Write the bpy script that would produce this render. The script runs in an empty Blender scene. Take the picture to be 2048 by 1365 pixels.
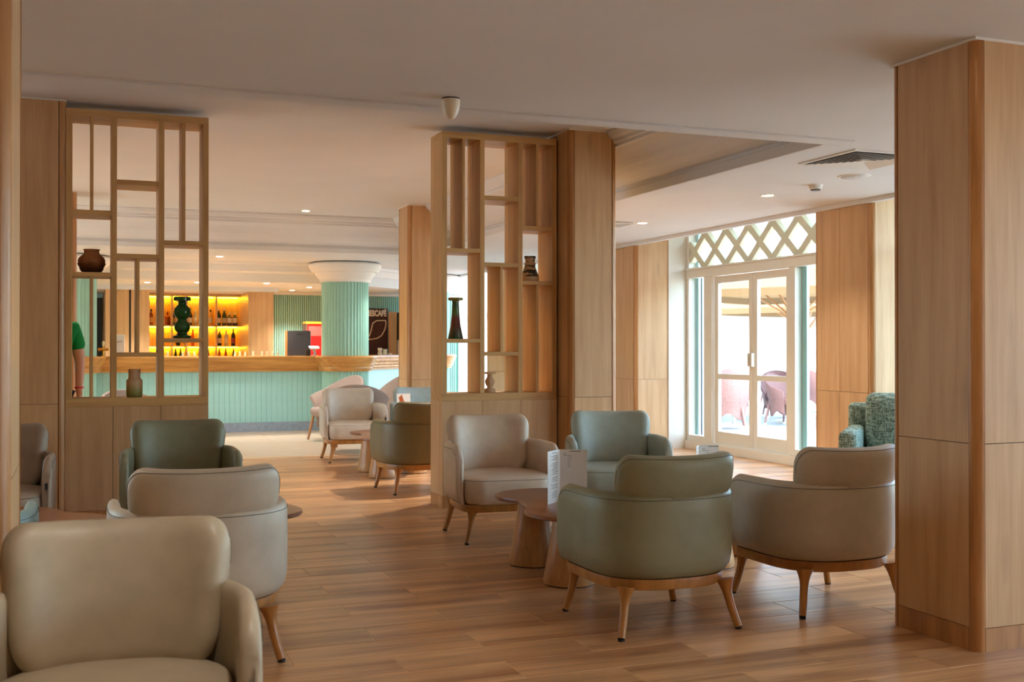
import bpy, bmesh, math, random
from math import sin, cos, pi, radians, sqrt
from mathutils import Vector, Matrix
random.seed(7)
S = bpy.context.scene
COL = S.collection

# ------------------------------------------------------------------ camera, sky, sun, exposure
cam_data = bpy.data.cameras.new('camera'); cam = bpy.data.objects.new('camera', cam_data); COL.objects.link(cam)
cam.location = (0, 0, 1.24)
cam.rotation_euler = (radians(90.3), 0, radians(-21.3))
cam_data.sensor_width = 36; cam_data.lens = 2225 / 2048 * 36
cam_data.clip_start = .05; cam_data.clip_end = 300
cam_data.dof.use_dof = True; cam_data.dof.focus_distance = 6.3; cam_data.dof.aperture_fstop = 4.5
S.camera = cam
W = bpy.data.worlds.new('world'); S.world = W; W.use_nodes = True
wn = W.node_tree.nodes; wl = W.node_tree.links
sky = wn.new('ShaderNodeTexSky'); sky.sky_type = 'NISHITA'; sky.sun_disc = False
sky.sun_elevation = radians(58); sky.sun_rotation = radians(196); sky.air_density = 1.0; sky.dust_density = 2.5
wl.new(sky.outputs[0], wn['Background'].inputs[0]); wn['Background'].inputs[1].default_value = .56
sun = bpy.data.lights.new('sun', 'SUN'); sun.energy = 2.2; sun.angle = radians(.6); sun.color = (1, .98, .95)
so = bpy.data.objects.new('sun', sun); COL.objects.link(so); so.rotation_euler = (radians(26), 0, radians(-16)); so.location = (0, 0, 20)
S.view_settings.view_transform = 'Standard'; S.view_settings.look = 'None'
S.view_settings.gamma = 1; S.view_settings.use_curve_mapping = False
S.view_settings.exposure = 2.45
S.cycles.use_denoising = True
S.cycles.max_bounces = 9; S.cycles.diffuse_bounces = 6; S.cycles.glossy_bounces = 4
S.cycles.transparent_max_bounces = 16; S.cycles.transmission_bounces = 6
S.cycles.sample_clamp_indirect = 6; S.cycles.caustics_reflective = False; S.cycles.caustics_refractive = False

# ------------------------------------------------------------------ materials
def lin(c):
    return tuple(((v/255)/12.92 if v/255 <= .04045 else ((v/255+.055)/1.055)**2.4) for v in c) + (1,)
MATS = {}
def base(name, col, rough=.5, metal=0, spec=.5):
    m = bpy.data.materials.new(name); m.use_nodes = True
    b = m.node_tree.nodes['Principled BSDF']
    b.inputs['Base Color'].default_value = lin(col); b.inputs['Roughness'].default_value = rough
    b.inputs['Metallic'].default_value = metal; b.inputs['Specular IOR Level'].default_value = spec
    MATS[name] = m
    return m, m.node_tree.nodes, m.node_tree.links, b
def plain(name, col, rough=.5, metal=0, spec=.5, noise=.0, nscale=8, bump=0):
    m, n, l, b = base(name, col, rough, metal, spec)
    if noise or bump:
        tc = n.new('ShaderNodeTexCoord'); nz = n.new('ShaderNodeTexNoise')
        nz.inputs['Scale'].default_value = nscale; nz.inputs['Detail'].default_value = 4
        l.new(tc.outputs['Object'], nz.inputs['Vector'])
        if noise:
            r = n.new('ShaderNodeValToRGB'); c = Vector(lin(col)[:3])
            r.color_ramp.elements[0].position = .3; r.color_ramp.elements[1].position = .7
            r.color_ramp.elements[0].color = (*(c*(1-noise)), 1); r.color_ramp.elements[1].color = (*(c*(1+noise)), 1)
            l.new(nz.outputs[0], r.inputs[0]); l.new(r.outputs[0], b.inputs['Base Color'])
        if bump:
            bp = n.new('ShaderNodeBump'); bp.inputs['Strength'].default_value = bump; bp.inputs['Distance'].default_value = .01
            l.new(nz.outputs[0], bp.inputs['Height']); l.new(bp.outputs[0], b.inputs['Normal'])
    return m
def wood(name, dark, light, axis='Z', rough=.45, scale=1.0, spec=.4, knots=.25, vary=.10, attr=False):
    m, n, l, b = base(name, light, rough, 0, spec)
    tc = n.new('ShaderNodeTexCoord'); oi = n.new('ShaderNodeObjectInfo')
    off = n.new('ShaderNodeVectorMath'); off.operation = 'MULTIPLY_ADD'
    cmb = n.new('ShaderNodeCombineXYZ')
    for k in range(3): l.new(oi.outputs['Random'], cmb.inputs[k])
    l.new(cmb.outputs[0], off.inputs[0]); off.inputs[1].default_value = (17, 23, 31)
    l.new(tc.outputs['Object'], off.inputs[2])
    mp = n.new('ShaderNodeMapping'); l.new(off.outputs[0], mp.inputs[0])
    st = {'X': (.09, 1, 1), 'Y': (1, .09, 1), 'Z': (1, 1, .07)}[axis]
    mp.inputs['Scale'].default_value = [v*14*scale for v in st]
    n1 = n.new('ShaderNodeTexNoise'); n1.inputs['Scale'].default_value = 1; n1.inputs['Detail'].default_value = 6
    n1.inputs['Roughness'].default_value = .55; n1.inputs['Distortion'].default_value = .25
    l.new(mp.outputs[0], n1.inputs['Vector'])
    mp2 = n.new('ShaderNodeMapping'); l.new(off.outputs[0], mp2.inputs[0])
    mp2.inputs['Scale'].default_value = [v*110*scale for v in ((.03, 1, 1) if axis == 'X' else (1, .03, 1) if axis == 'Y' else (1, 1, .03))]
    n2 = n.new('ShaderNodeTexNoise'); n2.inputs['Scale'].default_value = 1; n2.inputs['Detail'].default_value = 3
    l.new(mp2.outputs[0], n2.inputs['Vector'])
    mx = n.new('ShaderNodeMath'); mx.operation = 'MULTIPLY_ADD'; l.new(n2.outputs[0], mx.inputs[0]); mx.inputs[1].default_value = .35
    l.new(n1.outputs[0], mx.inputs[2])
    r = n.new('ShaderNodeValToRGB'); r.color_ramp.elements[0].position = .45; r.color_ramp.elements[1].position = .86
    r.color_ramp.elements[0].color = lin(dark); r.color_ramp.elements[1].color = lin(light)
    l.new(mx.outputs[0], r.inputs[0])
    hs = n.new('ShaderNodeHueSaturation'); l.new(r.outputs[0], hs.inputs['Color'])
    mr = n.new('ShaderNodeMapRange'); mr.inputs['To Min'].default_value = 1-vary; mr.inputs['To Max'].default_value = 1+vary
    if attr:
        at = n.new('ShaderNodeAttribute'); at.attribute_name = 'tone'; ad = n.new('ShaderNodeMath'); ad.operation = 'ADD'
        fr = n.new('ShaderNodeMath'); fr.operation = 'FRACT'
        l.new(at.outputs['Fac'], ad.inputs[0]); l.new(oi.outputs['Random'], ad.inputs[1]); l.new(ad.outputs[0], fr.inputs[0]); l.new(fr.outputs[0], mr.inputs['Value'])
    else:
        l.new(oi.outputs['Random'], mr.inputs['Value'])
    l.new(mr.outputs[0], hs.inputs['Value'])
    last = hs.outputs[0]
    if knots:
        vo = n.new('ShaderNodeTexVoronoi'); vo.feature = 'F1'
        mp3 = n.new('ShaderNodeMapping'); l.new(off.outputs[0], mp3.inputs[0])
        mp3.inputs['Scale'].default_value = {'X': (1.1, 5, 5), 'Y': (5, 1.1, 5), 'Z': (4, 4, 1.1)}[axis]
        l.new(mp3.outputs[0], vo.inputs['Vector']); vo.inputs['Scale'].default_value = 1
        kr = n.new('ShaderNodeMapRange'); kr.inputs['From Min'].default_value = .03; kr.inputs['From Max'].default_value = .16
        kr.inputs['To Min'].default_value = 1-knots; kr.inputs['To Max'].default_value = 1
        l.new(vo.outputs['Distance'], kr.inputs['Value'])
        mm = n.new('ShaderNodeMix'); mm.data_type = 'RGBA'; mm.blend_type = 'MULTIPLY'; mm.inputs[0].default_value = 1
        l.new(last, mm.inputs[6]); l.new(kr.outputs[0], mm.inputs[7]); last = mm.outputs[2]
    l.new(last, b.inputs['Base Color'])
    bp = n.new('ShaderNodeBump'); bp.inputs['Strength'].default_value = .12; bp.inputs['Distance'].default_value = .002
    l.new(n2.outputs[0], bp.inputs['Height']); l.new(bp.outputs[0], b.inputs['Normal'])
    return m
def emit(name, col, strength):
    m = bpy.data.materials.new(name); m.use_nodes = True; n = m.node_tree.nodes; l = m.node_tree.links
    n.remove(n['Principled BSDF']); e = n.new('ShaderNodeEmission'); e.inputs[0].default_value = lin(col); e.inputs[1].default_value = strength
    l.new(e.outputs[0], n['Material Output'].inputs[0]); MATS[name] = m
    return m
def glass_mat(name, tint=(235, 245, 245), refl=.06):
    m = bpy.data.materials.new(name); m.use_nodes = True; n = m.node_tree.nodes; l = m.node_tree.links
    n.remove(n['Principled BSDF'])
    t = n.new('ShaderNodeBsdfTransparent'); t.inputs[0].default_value = lin(tint)
    g = n.new('ShaderNodeBsdfGlossy'); g.inputs['Roughness'].default_value = .02
    fr = n.new('ShaderNodeFresnel'); fr.inputs[0].default_value = 1.35
    ge = n.new('ShaderNodeNewGeometry'); iv = n.new('ShaderNodeMath'); iv.operation = 'SUBTRACT'; iv.inputs[0].default_value = 1; l.new(ge.outputs['Backfacing'], iv.inputs[1])
    mu = n.new('ShaderNodeMath'); mu.operation = 'MULTIPLY'; l.new(fr.outputs[0], mu.inputs[0]); l.new(iv.outputs[0], mu.inputs[1])   # reflect on the outer faces only
    mx = n.new('ShaderNodeMixShader'); l.new(mu.outputs[0], mx.inputs[0]); l.new(t.outputs[0], mx.inputs[1]); l.new(g.outputs[0], mx.inputs[2])
    l.new(mx.outputs[0], n['Material Output'].inputs[0]); MATS[name] = m
    return m
def leather(name, col):
    m, n, l, b = base(name, col, .42, 0, .42)
    tc = n.new('ShaderNodeTexCoord'); nz = n.new('ShaderNodeTexNoise'); nz.inputs['Scale'].default_value = 7; nz.inputs['Detail'].default_value = 7; nz.inputs['Roughness'].default_value = .62
    l.new(tc.outputs['Object'], nz.inputs['Vector'])
    r = n.new('ShaderNodeValToRGB'); c = Vector(lin(col)[:3]); r.color_ramp.elements[0].position = .32; r.color_ramp.elements[1].position = .68
    r.color_ramp.elements[0].color = (*(c*.89), 1); r.color_ramp.elements[1].color = (*(c*1.08), 1)
    l.new(nz.outputs[0], r.inputs[0]); l.new(r.outputs[0], b.inputs['Base Color'])
    vo = n.new('ShaderNodeTexVoronoi'); vo.inputs['Scale'].default_value = 420; l.new(tc.outputs['Object'], vo.inputs['Vector'])
    bp = n.new('ShaderNodeBump'); bp.inputs['Strength'].default_value = .06; bp.inputs['Distance'].default_value = .002
    l.new(vo.outputs['Distance'], bp.inputs['Height']); l.new(bp.outputs[0], b.inputs['Normal'])
    return m
def banded(name, stops, zmax, rough=.4, noise=.15, nscale=20, spec=.5, axis=2):
    """glazed pottery: colour bands up the height (object z / zmax), with mottling"""
    m, n, l, b = base(name, (200, 200, 200), rough, 0, spec)
    tc = n.new('ShaderNodeTexCoord'); sp = n.new('ShaderNodeSeparateXYZ'); l.new(tc.outputs['Object'], sp.inputs[0])
    nz = n.new('ShaderNodeTexNoise'); nz.inputs['Scale'].default_value = nscale; nz.inputs['Detail'].default_value = 5; l.new(tc.outputs['Object'], nz.inputs['Vector'])
    d = n.new('ShaderNodeMath'); d.operation = 'DIVIDE'; l.new(sp.outputs[axis], d.inputs[0]); d.inputs[1].default_value = zmax
    a = n.new('ShaderNodeMath'); a.operation = 'MULTIPLY_ADD'; l.new(nz.outputs[0], a.inputs[0]); a.inputs[1].default_value = noise; l.new(d.outputs[0], a.inputs[2])
    a2 = n.new('ShaderNodeMath'); a2.operation = 'SUBTRACT'; l.new(a.outputs[0], a2.inputs[0]); a2.inputs[1].default_value = noise*.5
    r = n.new('ShaderNodeValToRGB'); els = r.color_ramp.elements
    els[0].position = stops[0][0]; els[0].color = lin(stops[0][1]); els[1].position = stops[-1][0]; els[1].color = lin(stops[-1][1])
    for p, c in stops[1:-1]:
        e = els.new(p); e.color = lin(c)
    l.new(a2.outputs[0], r.inputs[0]); l.new(r.outputs[0], b.inputs['Base Color'])
    return m
def tweed(name, c1, c2):
    m, n, l, b = base(name, c1, .9, 0, .2)
    tc = n.new('ShaderNodeTexCoord'); ws = []
    for ax in ('X', 'Z'):
        w = n.new('ShaderNodeTexNoise'); mp = n.new('ShaderNodeMapping'); l.new(tc.outputs['Object'], mp.inputs[0])
        mp.inputs['Scale'].default_value = (22, 22, 160) if ax == 'X' else (160, 160, 22)
        l.new(mp.outputs[0], w.inputs['Vector']); w.inputs['Scale'].default_value = 1; w.inputs['Detail'].default_value = 2; ws.append(w)
    ad = n.new('ShaderNodeMath'); l.new(ws[0].outputs[0], ad.inputs[0]); l.new(ws[1].outputs[0], ad.inputs[1])
    r = n.new('ShaderNodeValToRGB'); r.color_ramp.elements[0].position = .42*2*.95; r.color_ramp.elements[1].position = .58*2*.98
    r.color_ramp.elements[0].position = .8; r.color_ramp.elements[1].position = 1.0
    mr = n.new('ShaderNodeMapRange'); mr.inputs['From Min'].default_value = .75; mr.inputs['From Max'].default_value = 1.25
    l.new(ad.outputs[0], mr.inputs['Value']); r.color_ramp.elements[0].position = .3; r.color_ramp.elements[1].position = .7
    r.color_ramp.elements[0].color = lin(c1); r.color_ramp.elements[1].color = lin(c2)
    l.new(mr.outputs[0], r.inputs[0]); l.new(r.outputs[0], b.inputs['Base Color'])
    return m

PANEL = wood('panel_oak', (190, 148, 104), (211, 172, 128), 'Z', .42, 1.15, .4, .22, .04)
TRIM = wood('trim_oak', (158, 106, 58), (196, 142, 88), 'Z', .3, 1.4, .5, 0, .04)
SHELF = wood('shelf_oak', (186, 142, 88), (212, 170, 112), 'Z', .45, 1.2, .35, .15, .04)
SHELFX = wood('shelf_oak_across', (186, 142, 88), (212, 170, 112), 'X', .45, 1.2, .35, .15, .04)
FLOORW = wood('floor_plank_wood', (150, 98, 58), (226, 176, 124), 'X', .3, .55, .5, .3, .14, attr=True)
TABLEW = wood('table_walnut', (112, 68, 42), (158, 104, 68), 'Y', .28, 1.1, .5, .2, .03)
CONEW = wood('cone_oak', (160, 110, 62), (206, 156, 100), 'Z', .35, 1.0, .45, .45, .05)
LEGW = wood('chair_beech', (150, 98, 46), (188, 132, 70), 'Z', .33, 1.6, .5, 0, .03)
BARW = wood('bar_oak', (166, 108, 46), (214, 158, 84), 'X', .32, 1.0, .5, .1, .03)
CEIL = plain('ceiling_plaster', (220, 220, 220), .85, 0, .2, .02, 1.6)
WHITE = plain('white_plaster', (232, 228, 220), .7, 0, .3)
FRAME = plain('door_frame_white', (226, 221, 208), .45, 0, .4, .02, 5)
LATT = plain('lattice_cream', (214, 208, 180), .6, 0, .3, .06, 14)
TEALR = plain('reveal_teal', (196, 226, 228), .5)
MINT = plain('mint_paint', (158, 204, 188), .5, 0, .4, .03, 6)
MINTS = plain('mint_paint_pale', (160, 210, 204), .35, 0, .5, .05, 9)
GREYP = plain('plinth_grey', (150, 160, 172), .6, 0, .3, .12, 20)
TILE = plain('tile_pale', (196, 172, 148), .3, 0, .5, .06, 2.5)
GROUT = plain('grout_cream', (222, 198, 162), .9)
DARK = plain('dark_gap', (26, 18, 12), .8)
BLACK = plain('black_matte', (16, 16, 18), .5)
SCREEN = plain('charcoal_plastic', (58, 58, 64), .45)
CREAM = plain('cream_plastic', (236, 228, 206), .35)
PAPER = plain('menu_paper', (240, 238, 234), .6)
INK = plain('menu_ink', (110, 116, 112), .8)
INKG = plain('menu_ink_green', (96, 140, 110), .8)
METAL = plain('brushed_metal', (190, 192, 195), .3, .9)
GLASS = glass_mat('clear_glass')
STITCH = plain('stitch_thread', (74, 66, 52), .8)
FOOT = plain('foot_glide_black', (20, 18, 16), .5)
TAG = plain('tag_navy', (26, 34, 48), .6)
LEATH = {'olive': leather('leather_olive', (136, 134, 106)), 'taupe': leather('leather_taupe', (184, 171, 152)),
         'beige': leather('leather_beige', (208, 186, 162)), 'sage': leather('leather_sage', (164, 172, 160)),
         'khaki': leather('leather_khaki', (180, 164, 138)), 'darkolive': leather('leather_dark_olive', (118, 108, 78)),
         'moss': leather('leather_moss', (138, 138, 112)), 'cream': leather('leather_cream', (206, 194, 178)),
         'ice': leather('leather_pale_blue', (170, 190, 194)), 'teal': leather('leather_teal', (128, 154, 152)),
         'brown': leather('leather_brown_taupe', (158, 140, 122))}
TUBF = plain('tub_fabric_mauve', (166, 148, 138), .85, 0, .2, .08, 60)
TWEED = tweed('tweed_teal', (88, 108, 96), (168, 190, 178))
WICK = plain('wicker_plum', (128, 92, 90), .6, 0, .3, .25, 60)

# ------------------------------------------------------------------ geometry helpers
class MB:
    def __init__(s): s.v = []; s.f = []; s.sm = []
    def add(s, vs, fs, smooth=False):
        o = len(s.v); s.v += [tuple(p) for p in vs]
        for f in fs: s.f.append([i+o for i in f]); s.sm.append(smooth)
        return s
    def box(s, x0, y0, z0, x1, y1, z1, c=0):
        if x0 > x1: x0, x1 = x1, x0
        if y0 > y1: y0, y1 = y1, y0
        if z0 > z1: z0, z1 = z1, z0
        if c <= 0:
            v = [(x, y, z) for z in (z0, z1) for y in (y0, y1) for x in (x0, x1)]
            return s.add(v, [(0, 2, 3, 1), (4, 5, 7, 6), (0, 1, 5, 4), (2, 6, 7, 3), (0, 4, 6, 2), (1, 3, 7, 5)])
        b = bmesh.new(); bmesh.ops.create_cube(b, size=1)
        for p in b.verts: p.co = Vector((x0 + (p.co.x+.5)*(x1-x0), y0 + (p.co.y+.5)*(y1-y0), z0 + (p.co.z+.5)*(z1-z0)))
        bmesh.ops.bevel(b, geom=b.edges[:], offset=c, segments=1, affect='EDGES', profile=.5)
        b.verts.index_update(); s.add([p.co[:] for p in b.verts], [[p.index for p in f.verts] for f in b.faces]); b.free()
        return s
    def rings(s, rings, closed=True, cap0=True, cap1=True, smooth=True):
        n = len(rings[0]); vs = [p for r in rings for p in r]; fs = []
        for k in range(len(rings)-1):
            for i in range(n if closed else n-1):
                j = (i+1) % n; fs.append((k*n+i, k*n+j, (k+1)*n+j, (k+1)*n+i))
        if cap0: fs.append(list(range(n-1, -1, -1)))
        if cap1: fs.append([(len(rings)-1)*n+i for i in range(n)])
        return s.add(vs, fs, smooth)
    def lathe(s, prof, n=32, c=(0, 0, 0), cap=True):
        return s.rings([[(c[0]+r*cos(2*pi*i/n), c[1]+r*sin(2*pi*i/n), c[2]+z) for i in range(n)] for r, z in prof], True, cap, cap)
    def prism(s, poly, z0, z1, smooth=False):
        return s.rings([[(x, y, z0) for x, y in poly], [(x, y, z1) for x, y in poly]], smooth=smooth)
    def extrude(s, prof, a, b, smooth=False):
        """profile of (offset vector) swept from a to b; prof = list of (du, dz), du along normal to the left-hand side of a->b in plan"""
        a = Vector(a); b = Vector(b); d = (b-a).normalized(); nrm = Vector((d.y, -d.x, 0))
        return s.rings([[tuple(p + nrm*u + Vector((0, 0, z))) for u, z in prof] for p in (a, b)], smooth=smooth)
    def tube(s, pts, rad, n=8, cap=True):
        pts = [Vector(p) for p in pts]; rs = []
        for k, p in enumerate(pts):
            t = (pts[min(k+1, len(pts)-1)] - pts[max(k-1, 0)]).normalized()
            u = t.cross(Vector((0, 0, 1)) if abs(t.z) < .9 else Vector((0, 1, 0))).normalized(); w = t.cross(u)
            r = rad[k] if isinstance(rad, (list, tuple)) else rad
            rs.append([tuple(p + u*r*cos(2*pi*i/n) + w*r*sin(2*pi*i/n)) for i in range(n)])
        return s.rings(rs, True, cap, cap)
    def mesh(s, name, mat=None, ang=38):
        me = bpy.data.meshes.new(name); me.from_pydata(s.v, [], s.f)
        b = bmesh.new(); b.from_mesh(me); bmesh.ops.recalc_face_normals(b, faces=b.faces[:]); b.to_mesh(me); b.free()
        me.polygons.foreach_set('use_smooth', s.sm if any(s.sm) else [False]*len(s.f))
        if any(s.sm): me.set_sharp_from_angle(angle=radians(ang))
        if mat: me.materials.append(mat)
        me.update(); return me
def link(name, me, parent=None, loc=None, rot=None, **props):
    o = bpy.data.objects.new(name, me); COL.objects.link(o)
    if parent: o.parent = parent
    if loc: o.location = loc
    if rot: o.rotation_euler = rot
    for k, v in props.items(): o[k] = v
    return o
def part(name, mb, mat, parent=None, loc=None, rot=None, ang=38, **props):
    return link(name, mb.mesh(name, mat, ang), parent, loc, rot, **props)
def thing(name, label, cat, loc=(0, 0, 0), rz=0, group=None):
    o = link(name, None, None, loc, (0, 0, rz)); o.empty_display_size = .1
    o['label'] = label; o['category'] = cat
    if group: o['group'] = group
    return o
def struct(name, mb=None, mat=None, parent=None, **kw):
    o = part(name, mb, mat, parent, **kw) if mb else link(name, None, parent)
    o['kind'] = 'structure'; return o
def tag(o, label, cat, group=None):
    o['label'] = label; o['category'] = cat
    if group: o['group'] = group
    return o
def box(*a, c=0): return MB().box(*a, c=c)
def dup(o, parent=None):
    c = o.copy(); COL.objects.link(c); c.parent = parent
    for ch in o.children: dup(ch, c)
    return c
def spot(name, loc, energy, col=(1, .78, .52), size=110, blend=.7, rad=.05):
    L = bpy.data.lights.new(name, 'SPOT'); L.energy = energy; L.color = col; L.spot_size = radians(size); L.spot_blend = blend; L.shadow_soft_size = rad
    o = bpy.data.objects.new(name, L); COL.objects.link(o); o.location = loc; return o

# ------------------------------------------------------------------ floor
fl_ = MB(); fl_.box(-6, -3.2, -.06, 7.2, 12.66, -.0015)
floor = struct('floor', fl_, GROUT)
PW, PL, Y0 = .2365, .785, 4.575
rows = []
for r in range(-33, 34):
    y = Y0 + r*PW
    if y < -3.2 or y > 12.66-.05: continue
    xoff = 1.175 if r % 2 == 0 else 1.57
    for k in range(-10, 9):
        x = xoff + k*PL
        if x > 7.0 or x+PL < -6: continue
        rows.append((x, y))
def shown(x, y):
    cx, cy = x+PL/2, y+PW/2
    d = cx*sin(radians(21.3)) + cy*cos(radians(21.3)); u = cx*cos(radians(21.3)) - cy*sin(radians(21.3))
    return d if d > 1.2 and abs(u)/d < .53 else 1e9
rows.sort(key=lambda p: shown(*p))
near = [p for p in rows[:285] if shown(*p) < 1e8]; rest = rows[len(near):]
pm = MB().box(0, .0013, -.012, PL-.004, PW-.0022, 0, c=.001).mesh('plank', FLOORW)
for x, y in near:
    link('plank', pm, floor, (x, y, 0))
mb = MB(); tones = []
for x, y in rest:
    x1 = min(x+PL-.004, 7.1)
    mb.box(x, y+.0013, -.012, x1, y+PW-.0013, 0); tones += [random.random()]*8
pf = part('plank_field', mb, FLOORW, floor, kind='stuff')
at_ = pf.data.attributes.new('tone', 'FLOAT', 'POINT'); at_.data.foreach_set('value', tones)
tf = MB(); tf.box(-6, 12.66, -.06, 7.2, 19.95, -.0015)
ftile = struct('floor_tiles', tf, GROUT)
tm = MB().box(0, 0, -.012, .597, .597, 0).mesh('tile', TILE)
for i in range(-2, 12):
    for j in range(0, 7): link('tile', tm, ftile, (i*.6, 12.662+j*.6, 0))

# ------------------------------------------------------------------ ceilings
ZC, ZL = 2.95, 2.5
c = MB(); c.box(-6, -3.2, ZL, 6.24, 5.55, ZL+.3); c.box(4.41, 5.55, ZL, 6.24, 19.95, ZL+.3); c.box(-6, 15.84, ZL, 4.41, 19.95, ZL+.3)
struct('ceiling', c, CEIL)
struct('ceiling_coffer', MB().box(-6, 5.4, ZC, 4.41, 15.9, ZC+.3), CEIL)
# rim around the opening, and moulded inner faces of the coffer
t = MB(); t.box(-6, 5.55, ZL-.012, 4.41, 5.69, ZL+.06, c=.004); struct('trim_1', t, CEIL)
t = MB(); t.box(4.28, 5.69, ZL-.012, 4.41, 14.75, ZL+.06, c=.004); struct('trim_2', t, CEIL)
t = MB(); t.box(-6, 5.55, ZL+.06, 4.41, 5.69, ZC); struct('trim_3', t, CEIL)
def cove(e, back):     # section of the coved side: e = edge of the opening, leaning inwards as it rises to a crown moulding
    q = [(0, 2.56), (.02, 2.565), (.02, 2.59), (-.005, 2.60), (-.05, 2.625), (-.095, 2.66), (-.13, 2.70), (-.138, 2.702), (-.17, 2.745), (-.21, 2.785), (-.27, 2.825), (-.30, 2.832), (-.30, 2.855), (-.325, 2.86), (-.33, 2.885), (-.36, 2.90), (-.385, 2.935), (-.385, 2.97)]
    return [(e+u, z) for u, z in q] + [(back, 2.97), (back, 2.56)]
t = MB(); t.extrude(cove(4.28, 4.41), (0, 5.69, 0), (0, 15.83, 0)); struct('trim_4', t, CEIL)
t = MB(); t.rings([[(x, y, z) for y, z in [(15.84, 2.5), (14.72, 2.5), (14.72, 2.555)] + cove(14.72, 15.84)[:-1]] for x in (-6, 4.33)], smooth=False); struct('trim_5', t, CEIL)
# soffit over the bar with a moulded cornice
SY, SZ = 16.45, 2.2
oct_ = [(-6, SY), (3.55, SY), (4.05, 16.7), (6.75, 19.57), (6.75, 19.95), (-6, 19.95)]
sof = MB().prism([(x, y+.33) if y < 17 else (x-.16, y+.16) if y < 19.5 else (x, y) for x, y in oct_], SZ, 2.499)
struct('ceiling_bar', sof, CEIL)
cor = [(0, 0), (-.03, 0), (-.035, .02), (-.035, .13), (-.06, .145), (-.10, .155), (-.10, .25), (-.13, .262), (-.14, .298), (.02, .298)]
t = MB()
t.extrude([(-u, z) for u, z in cor], (-6, SY+.31, SZ+.001), (3.5, SY+.31, SZ+.001))
struct('trim_6', t, WHITE)
t = MB(); t.extrude([(-u, z) for u, z in cor], (3.95, 16.95, SZ+.001), (6.55, 19.72, SZ+.001)); struct('trim_7', t, WHITE)

# ------------------------------------------------------------------ panelled pillars
def pillar(x0, x1, y0, y1, h, label, seams=(.845,), joints=()):
    p = thing('pillar', label, 'pillar', ((x0+x1)/2, (y0+y1)/2, 0))
    cx, cy = p.location.x, p.location.y; a, b = (x1-x0)/2, (y1-y0)/2
    part('core', box(-a+.012, -b+.012, 0, a-.012, b-.012, h-.004), DARK, p)
    zs = [.095] + list(seams) + [h-.004]
    r = .042
    for k in range(len(zs)-1):
        z0, z1 = zs[k]+.0015, zs[k+1]-.0015
        for s in (-1, 1):
            part('panel', box(-a+r+.002, s*b, z0, a-r-.002, s*(b-.014), z1), PANEL, p)
            part('panel', box(s*a, -b+r+.002, z0, s*(a-.014), b-r-.002, z1), PANEL, p)
    for s in (-1, 1):
        part('skirting', box(-a+r+.002, s*(b+.001), 0, a-r-.002, s*(b-.014), .094), TRIM, p)
        part('skirting', box(s*(a+.001), -b+r+.002, 0, s*(a-.014), b-r-.002, .094), TRIM, p)
        for q in (-1, 1):
            poly = [(s*(a-r), q*(b-.014)), (s*(a-.014), q*(b-r))]
            arc = [(s*(a-r+.003+(r)*cos(t)), q*(b-r+.003+(r)*sin(t))) for t in [i*pi/2/8 for i in range(9)]]
            part('corner_trim', MB().prism([poly[0], (s*(a-.02), q*(b-.02)), poly[1]] + arc, 0, h-.003, smooth=True), TRIM, p)
    for q in (0,):
        pass
    part('ceiling_bead', box(-a-.006, -b-.006, h-.012, a+.006, b+.006, h-.001), WHITE, p)
    return p
pillar(3.39, 4.2, 3.515, 4.02, ZL, 'large oak panelled pillar at the right edge, nearest on that side')
pillar(3.575, 3.985, 7.93, 8.47, ZC, 'oak panelled pillar joined to the right end of the centre shelf divider')
pillar(-.62, -.085, 8.28, 8.8, ZC, 'oak panelled pillar joined to the left end of the left shelf divider')
pillar(-.78, -.185, 3.53, 4.16, ZL, 'oak pillar cut off by the left edge of the view, nearest on that side')
pillar(3.68, 4.12, 12.86, 13.3, ZC, 'distant oak pillar seen just left of the centre shelf divider')
pillar(-.5, -.02, 13.1, 13.55, ZC, 'distant oak pillar, a sliver seen through the left shelf divider')

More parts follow.
